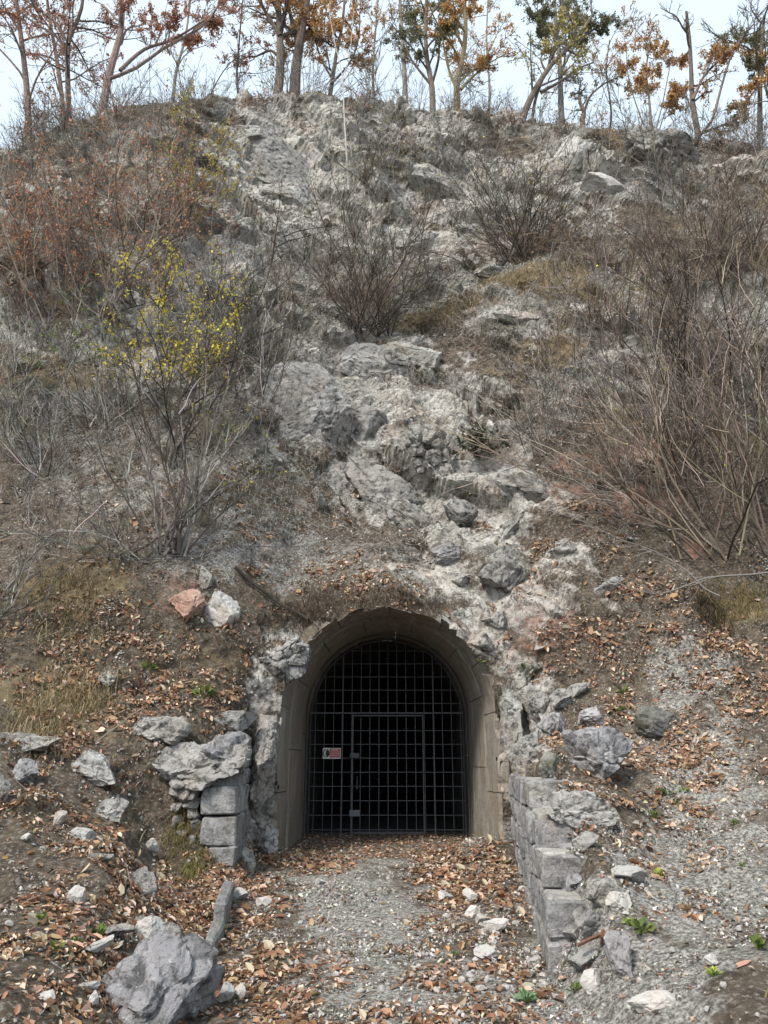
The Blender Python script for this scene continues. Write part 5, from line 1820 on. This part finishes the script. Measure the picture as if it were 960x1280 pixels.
# tangle of bare brushwood over the hillside
BRU = [(110, 300, 170, 160, 1.0), (170, 500, 190, 110, 1.0), (300, 400, 110, 110, .8), (440, 330, 110, 90, .6), (650, 260, 110, 80, .7), (860, 330, 150, 120, 1.1), (800, 480, 170, 110, .9), (880, 610, 110, 90, .9),
       (100, 650, 150, 80, 1.0), (560, 200, 130, 50, .7), (430, 200, 90, 50, .5), (700, 560, 90, 60, .6), (120, 190, 150, 40, 1.2), (940, 220, 80, 40, 1.0), (250, 640, 80, 60, .5), (620, 480, 60, 50, .4)]
db = blobs(fpx, fpy, BRU, wq * .7) * (1 + 1.2 * patch).clip(.1)
db *= np.clip((qc[:, 2] - 3.0) / 1.5, 0, 1) * (1 - .9 * np.clip(zq[:, 0] * 1.2, 0, 1))
nbr = 3000
pp, pn, pf = scatter(nbr, db + 1e-7, rg)
ncr = 260
ci = rg.integers(0, NC, ncr)
r0c = sum(RN[:14])
crow = r0c + rg.integers(0, RN[14] + 8, ncr)
pc = GD[crow, ci]
cxp, cyp, cdp = project(pc)
okc = (cxp > -80) & (cxp < 1040)
pp = np.concatenate([pp, pc[okc]])
pn = np.concatenate([pn, np.tile([0, 0, 1.0], (okc.sum(), 1))])
ncrest = int(okc.sum())
nbr = len(pp)
twb = []
for k in range(5):
    rb = np.random.default_rng(5000 + k)
    S0 = grow(rb, np.zeros((3, 3)) + rb.normal(0, .03, (3, 3)), np.array([0, 0, 1.0]) + rb.normal(0, .35, (3, 3)), rb.uniform(.7, 1.1, 3), 8, .13, (0, 0, .2))
    mt = MB()
    pal_ = GREYT if k % 2 == 0 else BROWNT
    tubes(mt, S0, .0055, .003, 3, palette(rb, 3, pal_, None, .2))
    T1, i1, t1, L1 = children(rb, S0, 5, .2, .97, (18, 50), .45, 5, .13, np.ones(3), (0, 0, .15))
    tubes(mt, T1, .0038, .0024, 3, palette(rb, len(T1), pal_, None, .2))
    T2, i1, t1, L2 = children(rb, T1, 3, .2, .97, (18, 55), .5, 4, .14, L1)
    tubes(mt, T2, .0028, .0018, 3, palette(rb, len(T2), pal_, None, .2))
    twb.append(bpy.data.objects.new('brush_twig', mt.mesh('brush_twig', M['twig'])))
rot = np.stack([rg.normal(.30, .32, nbr), rg.normal(0, .35, nbr), rg.normal(0, .9, nbr)], 1)
sclv = np.interp(project(pp)[2], [9, 24], [.75, 1.35]) * rg.uniform(.55, 1.25, nbr)
sclv[-ncrest:] = rg.uniform(.8, 2.3, ncrest)
bro = link('brushwood', bpy.data.meshes.new('brushwood'))
tag(bro, 'tangle of thin bare twigs and brushwood covering the hillside', 'brushwood', kind='stuff')
spread_on(bro, pp - pn * .03, rot, sclv, rg.integers(0, 5, nbr), twb)

# hanging tussocks
for k, (px, py, w, L, lab, pal) in enumerate([
        (40, 905, 60, .34, 'straw coloured grass tussock hanging over the slab at the left edge', DRY), (100, 872, 50, .36, 'straw coloured grass tussock right of the left edge slab', DRY),
        (85, 790, 70, .3, 'straw grass tussock below the grey thicket at the left', DRY), (75, 730, 60, .3, 'straw grass tussock under the low thicket at the left', DRY),
        (925, 752, 70, .3, 'overhanging tuft of mossy grass with roots at the right edge', [(.16, .13, .05), (.1, .1, .035), (.24, .17, .08)]), (885, 765, 30, .28, 'dark root tuft hanging below the grass lump at the right', [(.05, .04, .03), (.09, .07, .05)]),
        (650, 350, 90, .4, 'tan grass tuft below the round shrub with yellow leaves', DRY), (545, 395, 50, .35, 'tan grass tuft right of the middle shrub', DRY), (590, 380, 50, .4, 'tan grass tuft between middle shrub and white slab', DRY), (245, 1085, 20, .14, 'green grass tuft at the foot of the left wall', [(.12, .12, .04), (.18, .16, .07)]),
        (225, 1040, 26, .2, 'brownish grass tuft left of the square wall blocks', [(.16, .13, .05), (.2, .16, .08)]), (385, 772, 70, .34, 'matted roots hanging over the left of the arch', [(.14, .11, .08), (.08, .065, .05)]), (480, 752, 120, .30, 'matted roots hanging over the crown of the arch', [(.14, .11, .08), (.08, .065, .05)])]):
    p, n, d = surf(px, py)
    root = empty('grass_tussock', tuple(p), lab, 'grass tuft', 'grass tufts on the slopes')
    m = MB()
    nb = 900 if 'arch' in lab else 520
    hw = w / F * d / 2
    dgs = np.exp(-(((qc - p) / np.array([hw * 1.1, .35, .3])) ** 2).sum(1)) + 1e-12
    bx, bn, _ = scatter(nb, dgs, rg)
    blades(m, rg, bx, bn, L * .8 * np.exp(rg.normal(-.2, .45, nb)), pal, 1.6, width=.007, spread=.55)
    m.build('blades', M['grass'], root)['kind'] = 'stuff'

# ------------------------------------------------------------------ small green plants
PL = [(820, 1018, 26, 'small green herb on the right scree above the wall'), (836, 985, 24, 'small green herb near the top of the right scree'), (824, 1090, 22, 'yellow green herb halfway up the right scree'), (806, 1156, 44, 'leafy green plant by the rubble of the right wall'),
      (790, 1150, 24, 'smaller yellow green sprig left of the leafy plant by the rubble'), (945, 1176, 36, 'bright green seedling at the right picture edge'), (716, 1231, 26, 'green sprig on gravel at the right wall corner'), (661, 1242, 40, 'bluish green rosette on the path at the bottom'),
      (667, 995, 26, 'light green fern sprig on top of the right wall'), (918, 1025, 18, 'tiny green herb on gravel at the right'), (894, 1212, 26, 'yellow green herb on gravel below the white stone'), (735, 1040, 14, 'tiny herb beside the rounded boulder'),
      (650, 832, 22, 'green fern tuft at the right shoulder of the arch'), (606, 826, 16, 'dark green weed on the concrete arch shoulder'), (780, 858, 22, 'green herb on the leaf slope right of the arch'), (772, 882, 22, 'small light herb below another on the leaf slope'),
      (120, 1162, 40, 'green herb in leaf litter behind the big boulder'), (98, 1175, 26, 'dark green herb left of the big boulder'), (48, 1145, 30, 'pale green herb in leaves near the left edge'), (275, 1162, 24, 'dark weed between boulder and kerb slab'), (70, 1180, 26, 'low green herb among leaves at lower left'),
      (852, 984, 18, 'pale herb right of another on the right scree'), (570, 1190, 18, 'dark green weed in the middle right of the path'), (255, 862, 40, 'patch of light green leaves on the left slope above the block'), (190, 830, 30, 'low green leaves on the left slope near the lone stone'), (842, 1000, 16, 'sprig beside the scree herb'),
      (630, 1075, 12, 'little weed at the foot of the right wall'), (930, 1080, 14, 'tiny sprig at the right of the scree')]
GP = [(.12, .17, .05), (.085, .12, .035), (.16, .19, .06)]
for k, (px, py, w, lab) in enumerate(PL):
    rk_ = np.random.default_rng(1200 + k)
    p, n, d = surf(px, py + w * .2)
    R = w / F * d / 2 * .8
    root = empty('green_plant', tuple(p), lab, 'plant', 'small green plants')
    nlv = 16 if w > 20 else 10
    az = rk_.uniform(0, 6.28, nlv)
    el = rk_.uniform(.15, 1.1, nlv)
    tips = np.stack([np.cos(az) * np.cos(el), np.sin(az) * np.cos(el), np.sin(el)], 1) * (R * rk_.uniform(.45, 1.0, nlv))[:, None]
    m = MB()
    st = np.stack([np.tile(p - n * .01, (nlv, 1)), p + tips * .5 + np.array([0, 0, R * .1]), p + tips * .8 + np.array([0, 0, R * .15])], 1)
    tubes(m, st, .003, .002, 3, (.12, .16, .04))
    m.build('stalks', M['leaf'], root)
    m = MB()
    pal = GP if k != 7 else [(.17, .27, .14), (.14, .22, .11)]
    if k in (2, 4, 10):
        pal = [(.32, .36, .08), (.26, .32, .07)]
    leaves(m, st[:, 2] - tips * .25, tips + rk_.normal(0, R * .15, tips.shape), np.tile([0, -.4, 1.0], (nlv, 1)) + rk_.normal(0, .3, (nlv, 3)), R * .8, R * .5, palette(rk_, nlv, pal, None, .15), .15)
    m.build('leaves', M['leaf'], root)

# ------------------------------------------------------------------ dead stick, root, rockfall netting
p, n, d = surf(130, 900)
st = empty('dead_stick', tuple(p), 'bare dead stick lying across the outcrop at the left', 'stick')
m = MB()
ys_ = [surf(a, b)[0][1] for a, b in ((122, 928), (150, 905), (178, 888))]
tubes(m, traced([(120, 928), (138, 914), (152, 904), (165, 893), (178, 886)], min(ys_) - .12, 12), .012, .006, 5, (.22, .19, .16))
m.build('wood', M['twig'], st)
p, n, d = surf(345, 745)
st = empty('exposed_root', tuple(p), 'dark root or cable slanting down to the left shoulder of the arch', 'root')
m = MB()
pts = [(300, 712), (318, 728), (335, 742), (352, 758), (370, 768), (388, 776)]
W3 = np.array([surf(a, b)[0] + np.array([0, -.1, .02]) for a, b in pts])
tubes(m, densify(W3, [3] * 5, 1.0)[None], .028, .018, 6, (.045, .04, .035))
m.build('wood', M['twig'], st)

nety = empty('rockfall_net', tuple(surf(480, 420)[0]), 'hexagonal wire rockfall netting draped over the middle of the cliff', 'netting')
col_i = np.arange(NC)
# lay the hexagons over the smoothed hillside, a few centimetres proud
cell = .17
us = np.arange(-3.4, 4.2, cell)
segs = []
smooth_e = {}
inside = (tx_ > 240) & (tx_ < 760) & (ty_ > 200) & (ty_ < 760) & (td_ > 9) & (td_ < 30)
SP_ = P1[inside]
SN_ = NRM0[inside]
# bin the surface by x and z and keep the outermost point: a taut net bridges hollows
xb0, zb0, bs_ = -5.2, 4.0, .09
nxb, nzb = 122, 170
ix = ((SP_[:, 0] - xb0) / bs_).astype(int)
iz = ((SP_[:, 2] - zb0) / bs_).astype(int)
ok = (ix >= 0) & (ix < nxb) & (iz >= 0) & (iz < nzb)
YG = np.full((nxb, nzb), np.nan)
order = np.argsort(-SP_[ok][:, 1])
YG[ix[ok][order], iz[ok][order]] = SP_[ok][order][:, 1]
for it in range(6):
    nanm = np.isnan(YG)
    sh = np.stack([np.roll(YG, s_, a_) for s_, a_ in ((1, 0), (-1, 0), (1, 1), (-1, 1))])
    with np.errstate(all='ignore'):
        import warnings
        warnings.simplefilter('ignore')
        YG = np.where(nanm, np.nanmean(sh, 0), YG)
for it in range(2):
    sh = np.stack([YG] + [np.roll(YG, s_, a_) for s_, a_ in ((1, 0), (-1, 0), (1, 1), (-1, 1))])
    YG = np.minimum(np.nanmean(sh, 0), YG + .02)


def net_pt(x, z):
    i = np.clip(((x - xb0) / bs_).astype(int), 0, nxb - 1)
    k = np.clip(((z - zb0) / bs_).astype(int), 0, nzb - 1)
    return np.stack([x, YG[i, k] - .035, z], 1)


ca_, cb_ = np.meshgrid(np.arange(0, 62), np.arange(0, 84))
hx = -5.0 + ca_.ravel() * .165 + (cb_.ravel() % 2) * .0825
hz = 4.6 + cb_.ravel() * .145
A_ = (hx, hz)
for (ax_, az_), (bx_, bz_) in (((0, 0), (.0825, .05)), ((0, 0), (-.0825, .05)), ((.0825, .05), (.0825, .145))):
    p = net_pt(hx + ax_, hz + az_)
    q = net_pt(hx + bx_, hz + bz_)
    segs.append(np.stack([p, q], 1))
segs = np.concatenate(segs)
good = ~np.isnan(segs).any((1, 2)) & (np.abs(segs[:, 0, 1] - segs[:, 1, 1]) < .35)
segs = segs[good]
a, b, _ = project(segs[:, 0])
keep = ((a - 470) / 210) ** 2 + ((b - 500) / 215) ** 2 < 1
segs = segs[keep]
m = MB()
tubes(m, segs, .004, .004, 3, (.16, .16, .15))
o = m.build('wire_mesh', M['wire'], nety)
o['kind'] = 'stuff'
for pts, r in (([(300, 684), (360, 686), (430, 684), (500, 690), (560, 700)], .006), ([(430, 560), (470, 604), (520, 614), (575, 622), (640, 640)], .007)):
    W3 = []
    for a_, b_ in pts:
        q = surf(a_, b_)[0]
        W3.append(q + np.array([0, -.1, .03]))
    m = MB()
    tubes(m, densify(np.array(W3), [5] * (len(pts) - 1), 1.0)[None], r, r, 4)
    m.build('cable', M['wire'], nety)
